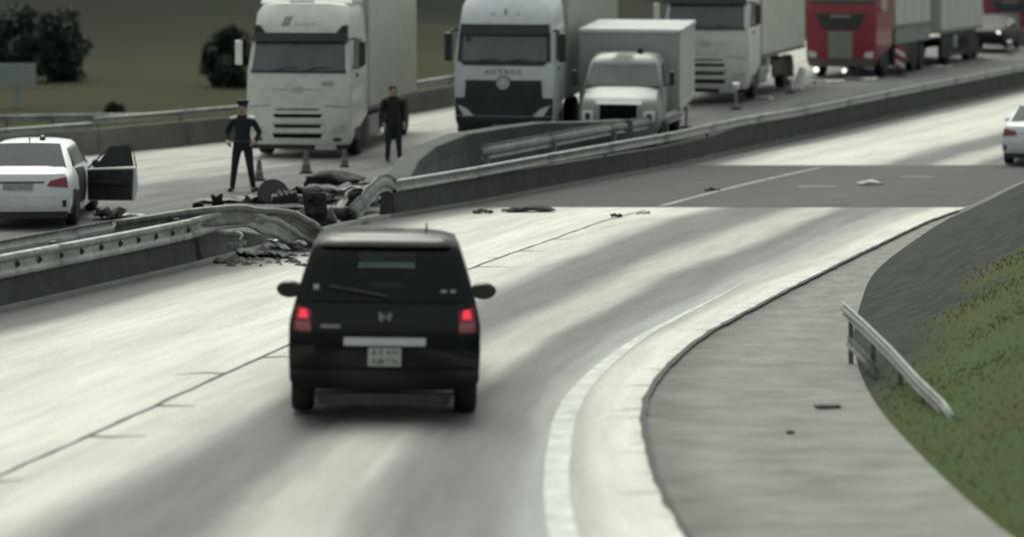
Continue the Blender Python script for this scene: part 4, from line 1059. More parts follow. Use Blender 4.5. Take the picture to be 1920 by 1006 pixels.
def star_cab(name):
    root = empty(name)
    m = M_silver_white
    st = [
        [(1.1, .28, .1), (1.2, .45, .0), (1.235, .9, .0), (1.24, 1.45, .02), (1.24, 1.95, .06), (1.2, 2.4, .16), (1.16, 2.75, .26), (1.13, 2.98, .32), (1.1, 3.3, .5), (.98, 3.55, .75)],
        [(1.1, .3, .5), (1.24, .45, .5), (1.25, .9, .5), (1.25, 1.45, .5), (1.25, 1.95, .55), (1.23, 2.4, .65), (1.2, 2.75, .72), (1.18, 2.98, .78), (1.14, 3.3, .95), (1.03, 3.6, 1.15)],
        [(1.1, .9, 2.3), (1.24, .95, 2.3), (1.25, 1.0, 2.3), (1.25, 1.45, 2.3), (1.25, 1.95, 2.3), (1.24, 2.4, 2.3), (1.22, 2.75, 2.3), (1.2, 2.98, 2.3), (1.16, 3.3, 2.3), (1.06, 3.68, 2.3)],
    ]
    sh = Shell(st, .12, .02, .06, 13)
    sh.build('cab', m, root, 30)
    sh.near_panel('windscreen', [(-1.08, 1.98), (1.08, 1.98), (1.04, 2.62), (-1.04, 2.62)], M_screen, root, .014, .03, 14, 6)
    sh.near_panel('screen_base', [(-1.0, 1.86), (1.0, 1.86), (1.12, 1.98), (-1.12, 1.98)], M_darkblue, root, .018, .04, 14, 2)
    sh.near_panel('sun_visor', [(-1.12, 2.62), (1.12, 2.62), (1.1, 2.87), (-1.1, 2.87)], M_darkblue, root, .12, .15, 14, 3)
    for s in (-1, 1):
        sh.near_panel('screen_pillar', [(s * 1.17, 1.95), (s * 1.06, 1.95), (s * 1.03, 2.66), (s * 1.14, 2.66)], M_darkblue, root, .016, .03, 2, 5)
    for x in (-.6, .1): tube('wiper', [(x, sh.near(x, 1.98) - .04, 1.98), (x + .5, sh.near(x + .5, 2.04) - .035, 2.04)], .012, M_plastic, root, 6)
    sh.near_panel('grille', [(-.98, .95), (.98, .95), (.94, 1.5), (-.94, 1.5)], M_darkblue, root, .03, .05, 12, 5)
    for i, z in enumerate((1.02, 1.14, 1.26, 1.38)):
        sh.near_panel('grille_bar', [(-.9, z - .015), (.9, z - .015), (.9, z + .015), (-.9, z + .015)], M_plastic, root, .05, .03, 10, 1)
    sh.near_panel('lower_grille', [(-1.215, .62), (1.215, .62), (1.22, 1.06), (-1.22, 1.06)], M_darkblue, root, .02, .05, 12, 4)
    sh.near_panel('bumper', [(-1.14, .26), (1.14, .26), (1.215, .6), (-1.215, .6)], M_darkblue, root, .045, .1, 12, 3)
    st_c = (0, sh.near(0, 1.44) - .06, 1.44)
    ring = lathe('star_ring', [(.14, -.012), (.165, -.012), (.165, .012), (.14, .012)], M_chrome, root, axis='y', seg=24, loc=st_c)
    for k in range(3):
        a = R(90 + 120 * k)
        tube('star_spoke', [(0, 0, 0), (.145 * math.cos(a), 0, .145 * math.sin(a))], [.03, .008], M_chrome, ring, 6)
    lathe('star_backing', [(.18, .02), (.18, .035)], M_plastic, root, axis='y', seg=24, loc=st_c)
    for k, ch in enumerate('ACTROS'): text_on(sh, 'front_letter', ch, .17, M_mark, root, -.4 + k * .16, 1.70, xscale=1.1)
    for x in (-.3, 0, .3): sh.near_panel('roof_mark', [(x - .06, 3.09), (x + .06, 3.09), (x + .05, 3.15), (x - .05, 3.15)], M_mark_faint, root, .01, .02, 2, 1)
    sh.near_panel('roof_mark', [(-.03, 3.12), (.03, 3.12), (.03, 3.24), (-.03, 3.24)], M_mark, root, .012, .02, 2, 1)
    sh.near_panel('licence_plate', [(-.27, .30), (.27, .30), (.27, .40), (-.27, .40)], M_plate, root, .055, .03, 4, 1)
    for s in (-1, 1):
        hl = sh.near_panel('headlight', [(s * .98, .60), (s * .74, .62), (s * .92, .80), (s * 1.16, .88)], M_lens, root, .035, .05, 5, 4)
        sh.side_panel('side_window', [(.7, 4.1), (1.5, 4.1), (1.45, 5.8), (.9, 5.8)], s, M_glass_dark, root)
        mi = empty_part('mirror', root, (s * 1.42, .2, 2.3))
        box('mirror_housing', (0, 0, 0), (.2, .14, .72), M_plastic, mi, .06)
        tube('mirror_arm', [(0, 0, .34), (-s * .12, .1, .42), (-s * .25, .25, .4)], .03, M_plastic, mi, 6)
        box('step', (s * 1.2, .95, .6), (.12, .7, .35), M_plastic, root, .02)
        box('door_handle', (s * 1.262, .9, 1.75), (.03, .2, .1), M_plastic, root, .008)
    lathe('screen_sensor', [(.06, 0), (.06, .03)], M_plastic, root, axis='y', seg=12, loc=(-.9, sh.near(-.9, 2.5) - .05, 2.5))
    sp = [[(1.04, 3.6, .95), (1.0, 3.8, 1.2), (.9, 3.95, 1.5)], [(1.12, 3.6, 2.2), (1.1, 3.9, 2.2), (1.05, 4.05, 2.2)]]
    Shell(sp, .08, .02, .03, 9).build('roof_spoiler', m, root, 40)
    frame(root, .3, 6)
    return root
t3 = star_cab('articulated_truck')
box_body(t3, 2.9, 15.5, 1.1, 4.0, posts=False, m=mat('trailer_olive', (.30, .325, .28), .6, var=.08, scale=.8, dirt=(.2, .22, .19), dirt_amt=.6))
frame(t3, 6, 15.3); truck_wheels(t3, (1.4, 5.0, 11.4, 12.7, 14.0))
tag(t3, 'silver-white truck with dark grille, round star emblem and dark windscreen visor', 'truck', 'stopped trucks')
place(t3, -0.2, 66.0, zopp, 8.0, 14)
for o in t3.children:                       # high-set cab
    if o.name.split('.')[0] not in ('wheel', 'frame_rail', 'cargo_box', 'step'): o.location.z += .28
box('under_bumper', (0, .3, .38), (2.2, .3, .3), M_chassis, t3, .03)

# grey box van in front of the trailers
def box_van():
    root = empty('box_van')
    m = mat('van_grey', (.2, .22, .212), .42, var=.06, scale=1.6, dirt=(.15, .165, .158), dirt_amt=.5, coat=.1)
    st = [
        [(.84, .45, .05), (.95, .6, .0), (.97, .95, .02), (.93, 1.22, .12), (.9, 1.36, .3), (.88, 1.46, .6), (.8, 1.53, .8)],
        [(.9, .45, .9), (.98, .6, .9), (1.0, .95, .9), (.99, 1.22, .9), (.96, 1.4, .9), (.94, 1.52, .9), (.86, 1.54, .95)],
    ]
    Shell(st, .14, .02, .04, 11).build('bonnet', m, root, 40)
    nose = Shell(st, .14, .02, .04, 11)
    cs = [
        [(.98, .5, .8), (1.0, .95, .8), (1.0, 1.5, .82), (.93, 1.8, 1.05), (.86, 2.15, 1.32), (.74, 2.28, 1.5)],
        [(.98, .5, 2.2), (1.0, .95, 2.2), (1.0, 1.5, 2.2), (.97, 1.8, 2.2), (.92, 2.15, 2.2), (.8, 2.32, 2.2)],
    ]
    cab = Shell(cs, .1, .02, .04, 11)
    cab.build('cab', m, root, 40)
    cab.near_panel('windscreen', [(-.9, 1.6), (.9, 1.6), (.8, 2.12), (-.8, 2.12)], mat('van_glass', (.1, .115, .11), .15, spec=.9, var=.35, scale=1.2), root, .014, .03, 12, 5)
    cab.near_panel('screen_seal', [(-.95, 1.53), (.95, 1.53), (.93, 1.6), (-.93, 1.6)], M_plastic, root, .012, .04, 12, 1)
    nose.near_panel('grille', [(-.46, .82), (.46, .82), (.46, 1.2), (-.46, 1.2)], mat('slot_black', (.004, .005, .005), .9), root, .012, .05, 8, 4)
    nose.near_panel('grille_surround', [(-.56, 1.2), (.56, 1.2), (.58, 1.29), (-.58, 1.29)], M_lens, root, .02, .05, 8, 1)
    for s in (-1, 1):
        nose.near_panel('grille_surround', [(s * .46, .8), (s * .54, .8), (s * .56, 1.2), (s * .46, 1.2)], m, root, .02, .05, 2, 4)
        hl = nose.near_panel('headlight', [(s * .9, .78), (s * .62, .78), (s * .62, 1.05), (s * .9, 1.05)], M_lens, root, .012, .05, 4, 4)
        nose.near_panel('lamp_bowl', [(s * .82, .82), (s * .70, .82), (s * .70, .98), (s * .82, .98)], M_chassis, hl, .02, .03, 3, 3)
        cab.side_panel('side_window', [(.15, 2.15), (.7, 2.15), (.7, 3.8), (.3, 3.8)], s, M_glass_dark, root)
        mi = empty_part('mirror', root, (s * 1.22, 1.0, 1.78))
        box('mirror_housing', (0, 0, 0), (.13, .1, .36), M_plastic, mi, .03)
        tube('mirror_arm', [(0, .02, -.12), (-s * .2, .1, -.2)], .02, M_plastic, mi, 6)
    nose.near_panel('bumper', [(-.93, .4), (.93, .4), (.96, .7), (-.96, .7)], m, root, .05, .1, 10, 2)
    nose.near_panel('licence_plate', [(-.05, .74), (.28, .74), (.28, .82), (-.05, .82)], M_plate, root, .06, .03, 3, 1)
    b = box_body(root, 2.35, 6.6, .85, 2.9, M_box_grey, hw=1.29, posts=False, m_trim=M_box_grey)
    box('roof_lip', (0, -2.135, .99), (2.52, .05, .1), M_cone_white, b, .015)
    box('underrun_skirt', (.8, 2.45, .6), (.9, .08, .32), M_chassis, root, .02)
    lathe('roof_horn', [(.07, 0), (.08, .1), (.05, .18)], M_plastic, root, seg=12, loc=(.35, 1.7, 2.3))
    frame(root, .6, 6.5, .65); truck_wheels(root, (.95, 5.1), .38, 2.05)
    tag(root, 'grey bonneted box van with black grille beside the star-badged truck', 'van', None)
    return root
bv = box_van()
place(bv, 2.62, 65.6, zopp, 9.0, 6)

def red_truck(name, m, label, lamps, drawbar):
    root = empty(name)
    st = [
        [(1.15, .35, .05), (1.22, .6, .0), (1.24, 1.2, .0), (1.24, 1.9, .02), (1.23, 2.35, .06), (1.17, 2.9, .2), (1.1, 3.3, .4), (.98, 3.6, .6)],
        [(1.15, .9, 2.3), (1.24, .95, 2.3), (1.25, 1.2, 2.3), (1.25, 1.9, 2.3), (1.25, 2.35, 2.3), (1.23, 2.9, 2.3), (1.16, 3.3, 2.3), (1.05, 3.7, 2.3)],
    ]
    sh = Shell(st, .1, .02, .05, 11)
    sh.build('cab', m, root, 32)
    sh.near_panel('windscreen', [(-1.1, 2.42), (1.1, 2.42), (1.05, 3.05), (-1.05, 3.05)], M_screen, root, .014, .03, 12, 5)
    sh.near_panel('screen_base', [(-1.1, 2.34), (1.1, 2.34), (1.1, 2.42), (-1.1, 2.42)], M_plastic, root, .016, .03, 10, 1)
    sh.near_panel('grille', [(-.62, 1.5), (.62, 1.5), (.9, 2.02), (-.9, 2.02)], M_plastic, root, .014, .04, 10, 4)
    sh.near_panel('badge_bar', [(-.35, 1.9), (.35, 1.9), (.35, 1.97), (-.35, 1.97)], mat('dull_bar', (.2, .21, .2), .4), root, .025, .03, 6, 1)
    sh.near_panel('radiator_screen', [(-.42, .62), (.42, .62), (.42, 1.46), (-.42, 1.46)], M_tarp_green, root, .014, .04, 6, 5)
    sh.near_panel('bumper', [(-1.12, .36), (1.12, .36), (1.18, .58), (-1.18, .58)], mat('bumper_grey', (.1, .09, .085), .6, var=.2), root, .04, .08, 10, 2)
    for s in (-1, 1):
        sh.near_panel('headlight', [(s * 1.13, .64), (s * .85, .64), (s * .85, .8), (s * 1.15, .85)], M_tail if lamps is None else M_lens, root, .015, .04, 4, 3)
        sh.side_panel('side_window', [(.25, 4.1), (.75, 4.1), (.72, 5.6), (.3, 5.6)], s, M_glass_dark, root)
        mi = empty_part('mirror', root, (s * 1.45, .25, 2.65))
        box('mirror_housing', (0, 0, 0), (.16, .13, .6), mat('mirror_cream', (.45, .43, .37), .5), mi, .03)
        tube('mirror_arm', [(0, 0, .25), (-s * .28, .2, .3)], .025, M_plastic, mi, 6)
        tube('mirror_arm', [(0, 0, -.25), (-s * .22, .2, -.3)], .025, M_plastic, mi, 6)
        box('step', (s * 1.18, .85, .6), (.12, .6, .35), M_chassis, root, .02)
    for (x, z, r) in lamps or ():
        lathe('lit_lamp', [(r, 0), (r * .9, .05)], M_head_on if r < .13 else M_head_bright, root, axis='y', seg=14, loc=(x, sh.near(x, z) - .1, z))
    return root, sh
t4, _ = red_truck('lorry_with_trailer', M_red_paint, '', [(-.85, .28, .09), (.15, .26, .07)], True)
b1 = box_body(t4, 2.8, 8.6, 1.75, 4.05, M_box_side)
box('lower_side', (0, 5.7, 1.42), (2.53, 5.75, .64), M_tarp_green, t4, .02)
b2 = box_body(t4, 10.6, 18.6, 1.35, 4.05, M_box_side)
box('front_gate', (0, 9.6, 2.4), (1.6, .9, 2.6), mat('gate_dark', (.04, .05, .048), .7), t4, .03)
frame(t4, .3, 18); truck_wheels(t4, (1.4, 6.0, 7.3, 12.0, 16.3, 17.6))
for s in (-1, 1):
    box('side_skirt', (s * 1.18, 4.9, .85), (.08, 3.4, .9), M_chassis, t4, .02)
    box('side_skirt', (s * 1.18, 14.2, .8), (.08, 6.6, .95), M_chassis, t4, .02)
    box('fuel_tank', (s * 1.0, 3.5, .65), (.5, 1.6, .6), M_chassis, t4, .06)
    box('tool_box', (s * 1.1, 13.4, .85), (.3, .6, .5), M_sign_back, t4, .03)
    box('side_guard', (s * 1.2, 14.5, .75), (.04, 2.6, .5), M_chassis, t4, .01)
tag(t4, 'red cab-over lorry with green-grey radiator screen pulling pale boxes', 'truck', 'stopped trucks')
place(t4, 11.35, 92, zopp, 21, 17)
for o in t4.children:
    if o.name.split('.')[0] not in ('wheel', 'frame_rail', 'lit_lamp', 'step', 'fuel_tank', 'tool_box', 'side_guard'): o.scale.z = 1.1
t5, _ = red_truck('articulated_truck', M_dark_red, '', [(-.9, .75, .15), (.9, .75, .15)], False)
box_body(t5, 2.8, 15, 1.2, 4.0, M_box_side); frame(t5, .3, 15); truck_wheels(t5, (1.4, 5, 11.5, 12.8))
tag(t5, 'dark red truck with bright lit headlights at the far end of the queue', 'truck', 'stopped trucks')
place(t5, 22.6, 121, zopp, 19, 14)

dc = sedan('dark_car', 'dark car with small lit headlights ahead of the dark red truck', mat('dark_paint', (.012, .014, .016), .5, spec=.2))
for s in (-1, 1):
    lathe('lit_lamp', [(.09, 0), (.08, -.04)], M_head_on, dc, axis='y', seg=12, loc=(s * .62, 4.66, .62))
place(dc, 20.0 + .34 * 4.6, 113 + .94 * 4.6, zopp, 200, 4.6)

# ------------------------------------------------------------------ people
def person(name, label, verts, edges, radii, regions, extra=None):
    """verts: joints in metres; regions: fn(co) -> material index"""
    me = bpy.data.meshes.new('body'); me.from_pydata(verts, edges, []); me.update()
    o = bpy.data.objects.new('body', me); C.objects.link(o)
    sk = o.modifiers.new('skin', 'SKIN'); sk.use_smooth_shade = True
    lay = me.skin_vertices[0].data
    for i, r in enumerate(radii):
        lay[i].radius = r if isinstance(r, tuple) else (r, r); lay[i].use_root = (i == 0)
    ss = o.modifiers.new('sub', 'SUBSURF'); ss.levels = 2; ss.render_levels = 2
    dg = bpy.context.evaluated_depsgraph_get(); dg.update()
    m2 = bpy.data.meshes.new_from_object(o.evaluated_get(dg))
    bpy.data.objects.remove(o)
    return m2
def make_person(name, label, mats, arm_pose, stance, h=1.78, facing=0):
    s = h / 1.78
    J = {}
    J['pelvis'] = (0, 0, .95)
    J['waist'] = (0, 0, 1.1); J['chest'] = (0, .01, 1.3); J['upper'] = (0, .015, 1.43); J['neck'] = (0, 0, 1.52); J['head0'] = (0, -.015, 1.6); J['head1'] = (0, -.02, 1.68); J['head2'] = (0, -.005, 1.745)
    J['nose'] = (0, -.105, 1.645)
    edges = [('pelvis', 'waist'), ('waist', 'chest'), ('chest', 'upper'), ('upper', 'neck'), ('neck', 'head0'), ('head0', 'head1'), ('head1', 'head2'), ('head0', 'nose')]
    rad = {'pelvis': (.15, .11), 'waist': (.145, .105), 'chest': (.165, .12), 'upper': (.14, .10), 'neck': .055, 'head0': (.068, .08), 'head1': (.078, .095), 'head2': (.055, .07), 'nose': .014}
    for sd_, n in ((-1, 'l'), (1, 'r')):
        J['sh' + n] = (sd_ * .185, .01, 1.42); J['el' + n], J['wr' + n], J['pa' + n] = [tuple(p) for p in arm_pose(sd_)]
        edges += [('upper', 'sh' + n), ('sh' + n, 'el' + n), ('el' + n, 'wr' + n), ('wr' + n, 'pa' + n)]
        rad.update({'sh' + n: .075, 'el' + n: .055, 'wr' + n: .04, 'pa' + n: (.042, .022)})
        w, p = Vector(J['wr' + n]), Vector(J['pa' + n]); d = (p - w).normalized()
        ax = Vector((0, 1, 0)) if abs(d.z) > .5 else Vector((0, 0, 1))
        for k, off in enumerate((-.03, -.01, .01, .03)):
            ln = (.065, .08, .075, .055)[k]
            q1 = p + ax * off + d * .03; q2 = q1 + d * ln * .55 + Vector((-sd_ * .012, 0, 0)); q3 = q2 + d * ln * .45 + Vector((-sd_ * .022, 0, 0))
            a, b, c = f'f{n}{k}a', f'f{n}{k}b', f'f{n}{k}c'
            J[a], J[b], J[c] = tuple(q1), tuple(q2), tuple(q3)
            edges += [('pa' + n, a), (a, b), (b, c)]; rad.update({a: .0105, b: .0095, c: .008})
        t1_ = w + (p - w) * .4 - ax * .04; t2_ = t1_ + d * .045 - ax * .012
        J['t' + n + 'a'], J['t' + n + 'b'] = tuple(t1_), tuple(t2_)
        edges += [('wr' + n, 't' + n + 'a'), ('t' + n + 'a', 't' + n + 'b')]; rad.update({'t' + n + 'a': .012, 't' + n + 'b': .010})
        sx, ky, fy = stance[n]
        J['hip' + n] = (sd_ * .095, 0, .9); J['kn' + n] = (sd_ * .095 + (sx - sd_ * .095) * .5, ky, .5); J['an' + n] = (sx, fy, .09); J['he' + n] = (sx, fy + .03, .045); J['to' + n] = (sx + sd_ * .03, fy - .17, .035)
        edges += [('pelvis', 'hip' + n), ('hip' + n, 'kn' + n), ('kn' + n, 'an' + n), ('an' + n, 'he' + n), ('he' + n, 'to' + n)]
        rad.update({'hip' + n: .1, 'kn' + n: .07, 'an' + n: .05, 'he' + n: .045, 'to' + n: (.045, .03)})
    keys = list(J); idx = {k: i for i, k in enumerate(keys)}
    verts = [tuple(c * s for c in J[k]) for k in keys]
    radii = [tuple(c * s for c in rad[k]) if isinstance(rad[k], tuple) else rad[k] * s for k in keys]
    me = person(name, label, verts, [(idx[a], idx[b]) for a, b in edges], radii, None)
    root = empty(name)
    for m in mats: me.materials.append(m)       # skin, jacket, trousers, shoes
    me.materials.clear()
    for m in mats: me.materials.append(m)
    hands = [Vector(J['pa' + n]) * s for n in 'lr']; wrists = [Vector(J['wr' + n]) * s for n in 'lr']
    for p in me.polygons:
        c = p.center; i = 1
        if c.z > 1.53 * s: i = 0
        elif c.z < .1 * s: i = 3
        elif c.z < .98 * s: i = 2
        for hd, wr in zip(hands, wrists):
            ax = (hd - wr); L = ax.length
            if (c - wr).dot(ax) / L > .01 and (c - hd).length < .2 * s and abs(c.x) > .19 * s and (c - hd).length < .14 * s: i = 0
            elif (c - wr).length < .12 * s and c.z < 1.5 * s and abs(c.x) > .17: i = 1
        p.material_index = i; p.use_smooth = True
    body = link(bpy.data.objects.new('body', me), root)
    # hair, cap, eyes, ears
    hz = 1.70 * s
    lathe('hair', [(.086, -.03), (.092, 0), (.088, .04), (.066, .075), (.03, .092), (.005, .096)], M_hair, root, seg=18, loc=(0, .012, hz)).scale = (.92, 1.12, 1)
    for sd_ in (-1, 1):
        lathe('ear', [(.02, -.008), (.024, 0), (.01, .01)], mats[0], root, axis='x', seg=10, loc=(sd_ * .078 * s, .01, 1.645 * s)).scale = (1, .7, 1.3)
        lathe('eye', [(.010, 0), (.008, -.006)], M_ink, root, axis='y', seg=8, loc=(sd_ * .03 * s, -.097 * s, 1.668 * s))
    box('mouth', (0, -.095 * s, 1.59 * s), (.045, .012, .008), mat('lip', (.22, .1, .09), .5), root, .002)
    tag(root, label, 'person')
    return root
officer = make_person('person', 'person in dark navy uniform with pale shoulder patches, standing legs apart by the debris', [M_skin, M_navy, M_navy, M_shoe],
    lambda s: [(s * .30, .06, 1.17), (s * .25, -.10, 1.0), (s * .22, -.17, .97)], {'l': (-.19, -.02, 0.0), 'r': (.19, -.02, .02)}, 1.80)
officer.location = (pix(455, y=54.2), 54.2, zopp(pix(455, y=54.2), 54.2)); officer.rotation_euler = (0, 0, R(-8))
for s in (-1, 1):
    box('shoulder_patch', (s * .155, -.01, 1.502), (.13, .13, .055), M_cone_white, officer, .015, (0, R(s * 14), 0))
box('belt', (0, 0, 1.015), (.33, .25, .05), M_plastic, officer, .02)
lathe('peaked_cap', [(.098, 0), (.104, .02), (.115, .06), (.11, .085), (.05, .1)], M_navy, officer, seg=18, loc=(0, .0, 1.76))
man = make_person('person', 'person in black jacket and dark trousers standing beside the pale truck box', [M_skin, M_jacket, M_denim, M_shoe],
    lambda s: [(s * .24, .04, 1.15), (s * .23, -.04, .93), (s * .22, -.07, .83)], {'l': (-.12, 0, .0), 'r': (.13, -.03, -.04)}, 1.78)
my = 62.4
man.scale = (1.15, 1.1, 1)
officer.scale = (1.12, 1.1, 1)
man.location = (pix(737, y=my), my, zopp(pix(737, y=my), my)); man.rotation_euler = (0, 0, R(25))

# ------------------------------------------------------------------ cones, delineators, chevron board
def cone(label, px, y, h, tilt=0, bandm=M_cone_white):
    x = pix(px, y=y)
    root = empty('traffic_cone', (x, y, zopp(x, y)))
    box('base', (0, 0, .02), (.34 * h / .6, .34 * h / .6, .04), M_chassis, root, .01)
    lathe('cone_body', [(.14 * h / .6, .04), (.10 * h / .6, h * .4), (.04, h * .95), (.035, h)], M_cone, root, seg=16)
    lathe('band', [(.107 * h / .6, h * .38), (.078 * h / .6, h * .6)], bandm, root, seg=16).scale = (1.02, 1.02, 1)
    root.rotation_euler = (0, R(tilt), 0)
    tag(root, label, 'cone', 'traffic cones')
dull = mat('band_dull', (.17, .16, .155), .6, var=.15)
cone('dull orange traffic cone standing beside the navy-uniformed person', 486, 56.8, .45, bandm=dull)
cone('dull traffic cone in front of the white truck bumper, under the plate', 574, 58.8, .5, bandm=dull)
cone('dull traffic cone between the white truck front and the black-jacketed person', 646, 60.6, .4, bandm=dull)
def delineator(label, px, y, h):
    x = pix(px, y=y)
    root = empty('marker_post', (x, y, zopp(x, y)))
    lathe('foot', [(.16, 0), (.15, .05), (.05, .07)], M_chassis, root, seg=16)
    tube('stem', [(0, 0, .05), (0, 0, h * .8)], .035, M_sign_back, root, 8)
    lathe('white_head', [(.06, h * .72), (.1, h * .8), (.11, h * .95), (.06, h)], M_cone_white, root, seg=14)
    tag(root, label, 'marker post', 'marker posts along the lane')
delineator('white-headed marker post beside the grey box van rear corner', 1287, 71.5, .62)
delineator('white-headed marker post in front of the white truck behind the van', 1380, 75.5, .75)
delineator('white-headed marker post by the front wheel of the white truck behind the van', 1482, 82, .5)
delineator('white-headed marker post near the trailer wheels of the red lorry', 1720, 99.2, .95)
delineator('small white-headed marker post by the dark car at the queue end', 1893, 112, .6)
# leaning white barrier block
x = pix(1500, y=84.5)
lb = empty('plastic_barrier', (x, 84.5, zopp(x, 84.5)))
box('body', (0, 0, .36), (.26, .3, .72), M_cone_white, lb, .05, (0, R(16), 0), .75)
box('foot', (-.08, 0, .04), (.4, .4, .08), M_cone_white, lb, .02)
tag(lb, 'bright white plastic barrier block leaning between the white truck box and the red lorry', 'barrier')
# chevron board
cx = pix(1688, y=93.3)
cb = empty('chevron_board', (cx, 93.3, zopp(cx, 93.3))); cb.scale = (.8, .8, .85)
box('panel', (0, 0, .78), (.42, .03, .95), M_red_sign, cb, .008)
for k, z in enumerate((.5, .95)):
    prism('white_stripe', [(-.2, z + .2), (-.2, z + .04), (.2, z - .2), (.2, z - .02)], -.024, -.016, M_cone_white, cb)
box('stand', (0, .06, .2), (.08, .05, .5), M_chassis, cb, .005)
box('foot', (0, .05, .03), (.5, .35, .06), M_chassis, cb, .01)
tag(cb, 'red and white striped chevron board beside the red lorry', 'warning board')
# pale litter on the opposing lane
litter = [(1430, 79, 'grey'), (1542, 88.5, 'rose'), (1566, 88.5, 'pale'), (1612, 90.5, 'flat'), (1765, 100, 'long'), (1840, 108, 'thin')]
def crumple(name, label, loc, sx, sy, amp, m, seed, rz=0, rx=0, cat='debris', ry=0, group=None, hump=0.0):
    n = 7; v, f = [], []
    for j in range(n + 1):
        for i in range(n + 1):
            u, w = i / n - .5, j / n - .5
            e = 1 + .25 * noise.noise(Vector((u * 3 + seed, w * 3, 7)))
            v.append((u * sx * e, w * sy * e, amp * noise.noise(Vector((u * 4, w * 4, seed * 3.1))) + amp * .5 * noise.noise(Vector((u * 11, w * 11, seed))) + hump * (1 - 4 * u * u) * (1 - 4 * w * w)))
    for j in range(n):
        for i in range(n): f.append((j * (n + 1) + i, j * (n + 1) + i + 1, (j + 1) * (n + 1) + i + 1, (j + 1) * (n + 1) + i))
    o = mesh_obj(name, v, f, m, smooth=35); o.location = loc; o.rotation_euler = (rx, ry, rz)
    s = o.modifiers.new('solidify', 'SOLIDIFY'); s.thickness = .02
    return tag(o, label, cat, group)
for k, (px, y, word) in enumerate(litter):
    x = pix(px, y=y)
    crumple('road_litter', {'grey': 'grey scrap of sheet lying by the white truck nose', 'rose': 'rose-grey scrap lying below the red lorry bumper', 'pale': 'pale crumpled scrap lying before the red lorry', 'flat': 'flat pale sheet lying beside the red lorry wheel', 'long': 'long pale scrap on the lane past the chevron board', 'thin': 'thin grey scrap on the lane near the dark car'}[word],
            (x, y, zopp(x, y) + .04), rng.uniform(.6, 1.2), .5, .06, M_debris_w if word != 'rose' else M_mark_rose, k + 2, cat='scrap')

# ------------------------------------------------------------------ crash debris
def gx(px, py, zf=None):
    """ground point (opposing carriageway) under a pixel"""
    y = 50.0
    for _ in range(30):
        x = (px - 960) / FP * y; z = zopp(x, y) if x < bar_x(y) - .35 else zm(y)
        y = FP * (CAMZ - z) / (py - 7)
    return ((px - 960) / FP * y, y, z)
def engine(label, loc, rz):
    root = empty('engine_block', loc, rz); root.scale = (.8, .8, .62)
    box('block', (0, 0, .2), (.55, .42, .34), M_chassis, root, .04, (R(8), R(-12), 0))
    box('gearbox', (.42, .02, .17), (.36, .3, .26), M_steel_dirty, root, .05, (0, R(10), 0))
    for k in range(4): tube('intake_pipe', [(-.2 + k * .13, -.1, .38), (-.2 + k * .13, -.22, .46), (-.22 + k * .13, -.32, .36)], .035, M_wreck, root, 8)
    lathe('pulley', [(.1, 0), (.1, .04), (.05, .05)], M_steel_dirty, root, axis='x', seg=14, loc=(-.34, 0, .22))
    tag(root, label, 'engine part')
def tyre(label, loc, rot, r=.31):
    root = empty('loose_wheel', loc); root.rotation_euler = rot
    lathe('tyre', [(r * .62, -.1), (r * .92, -.1), (r, -.05), (r, .05), (r * .92, .1), (r * .62, .1)], M_rubber, root, seg=24)
    lathe('rim', [(r * .61, -.06), (r * .58, .08), (r * .3, .05), (r * .1, .06)], M_steel_dirty, root, seg=18)
    tag(root, label, 'wheel')
P_ = gx(535, 384); engine('dark engine block with broken pipes in the debris heap', P_, .3)
P_ = gx(600, 384); engine('second greasy engine and gearbox lump beside pale panel', (P_[0], P_[1] + .3, P_[2]), 2.2)
P_ = gx(512, 382); tyre('loose wheel lying against the dark engine block', (P_[0], P_[1], P_[2] + .18), (R(55), R(20), 0))
P_ = gx(655, 402); tyre('loose wheel leaning by the folded rail end', (P_[0], P_[1], P_[2] + .12), (R(20), R(-15), R(20)), .27)
def deb(px, py, sx, sy, amp, m, label, seed, rz=0, rx=0, dz=.12, ry=0, name='debris_panel', hump=.0):
    p = gx(px, py)
    if py < 425: amp, rx, dz = amp * .6, rx * .5, dz * .55
    return crumple(name, label, (p[0], p[1], p[2] + dz), sx, sy, amp, m, seed, rz, rx, 'debris', ry, hump=hump)
deb(622, 376, .95, .8, .16, M_debris_w, 'pale crumpled body panel on the debris heap', 3, .2, R(-25), .3)
deb(625, 366, 1.2, .5, .18, M_wreck, 'black bumper piece arched over the pale body panel', 5, .1, R(-30), .5, hump=.2)
deb(565, 378, 1.0, .7, .3, M_wreck, 'black torn plastic shell in the middle of the debris heap', 6, -.4, R(-30), .32)
deb(490, 378, .8, .6, .18, M_steel_dirty, 'grey torn sheet at the officer side of the heap', 7, .7, R(-12), .14)
deb(496, 356, .55, .5, .08, M_debris_w, 'pale flat scrap beside the officer feet', 8, .3, R(-10), .1)
deb(690, 384, .7, .6, .35, M_steel_dirty, 'grey crushed metal wedge before the folded rail end', 9, .5, R(-40), .4)
deb(668, 398, .7, .7, .3, M_wreck, 'dark crushed metal lump under the folded rail end', 10, 1.2, R(-30), .25)
deb(640, 420, .6, .45, .25, M_steel_dirty, 'grey twisted plate sticking up behind the black minivan roof', 11, .2, R(-60), .3)
deb(590, 430, .4, .6, .12, M_chassis, 'dark upright shard at the gap in the barrier', 12, .2, R(-75), .35)
deb(612, 424, .35, .6, .12, M_debris_w, 'pale upright shard at the gap in the barrier', 13, -.2, R(-70), .3)
deb(408, 388, .22, .4, .05, M_chassis, 'small dark upright stump behind the bent rail', 14, 0, R(-80), .2)
deb(372, 394, .2, .25, .05, M_chassis, 'tiny dark upright stump between sedan door and officer', 15, 0, R(-80), .1)
deb(440, 378, 1.5, .7, .12, M_steel_dirty, 'long low grey torn strip at the officer feet', 16, .1, R(-6), .08)
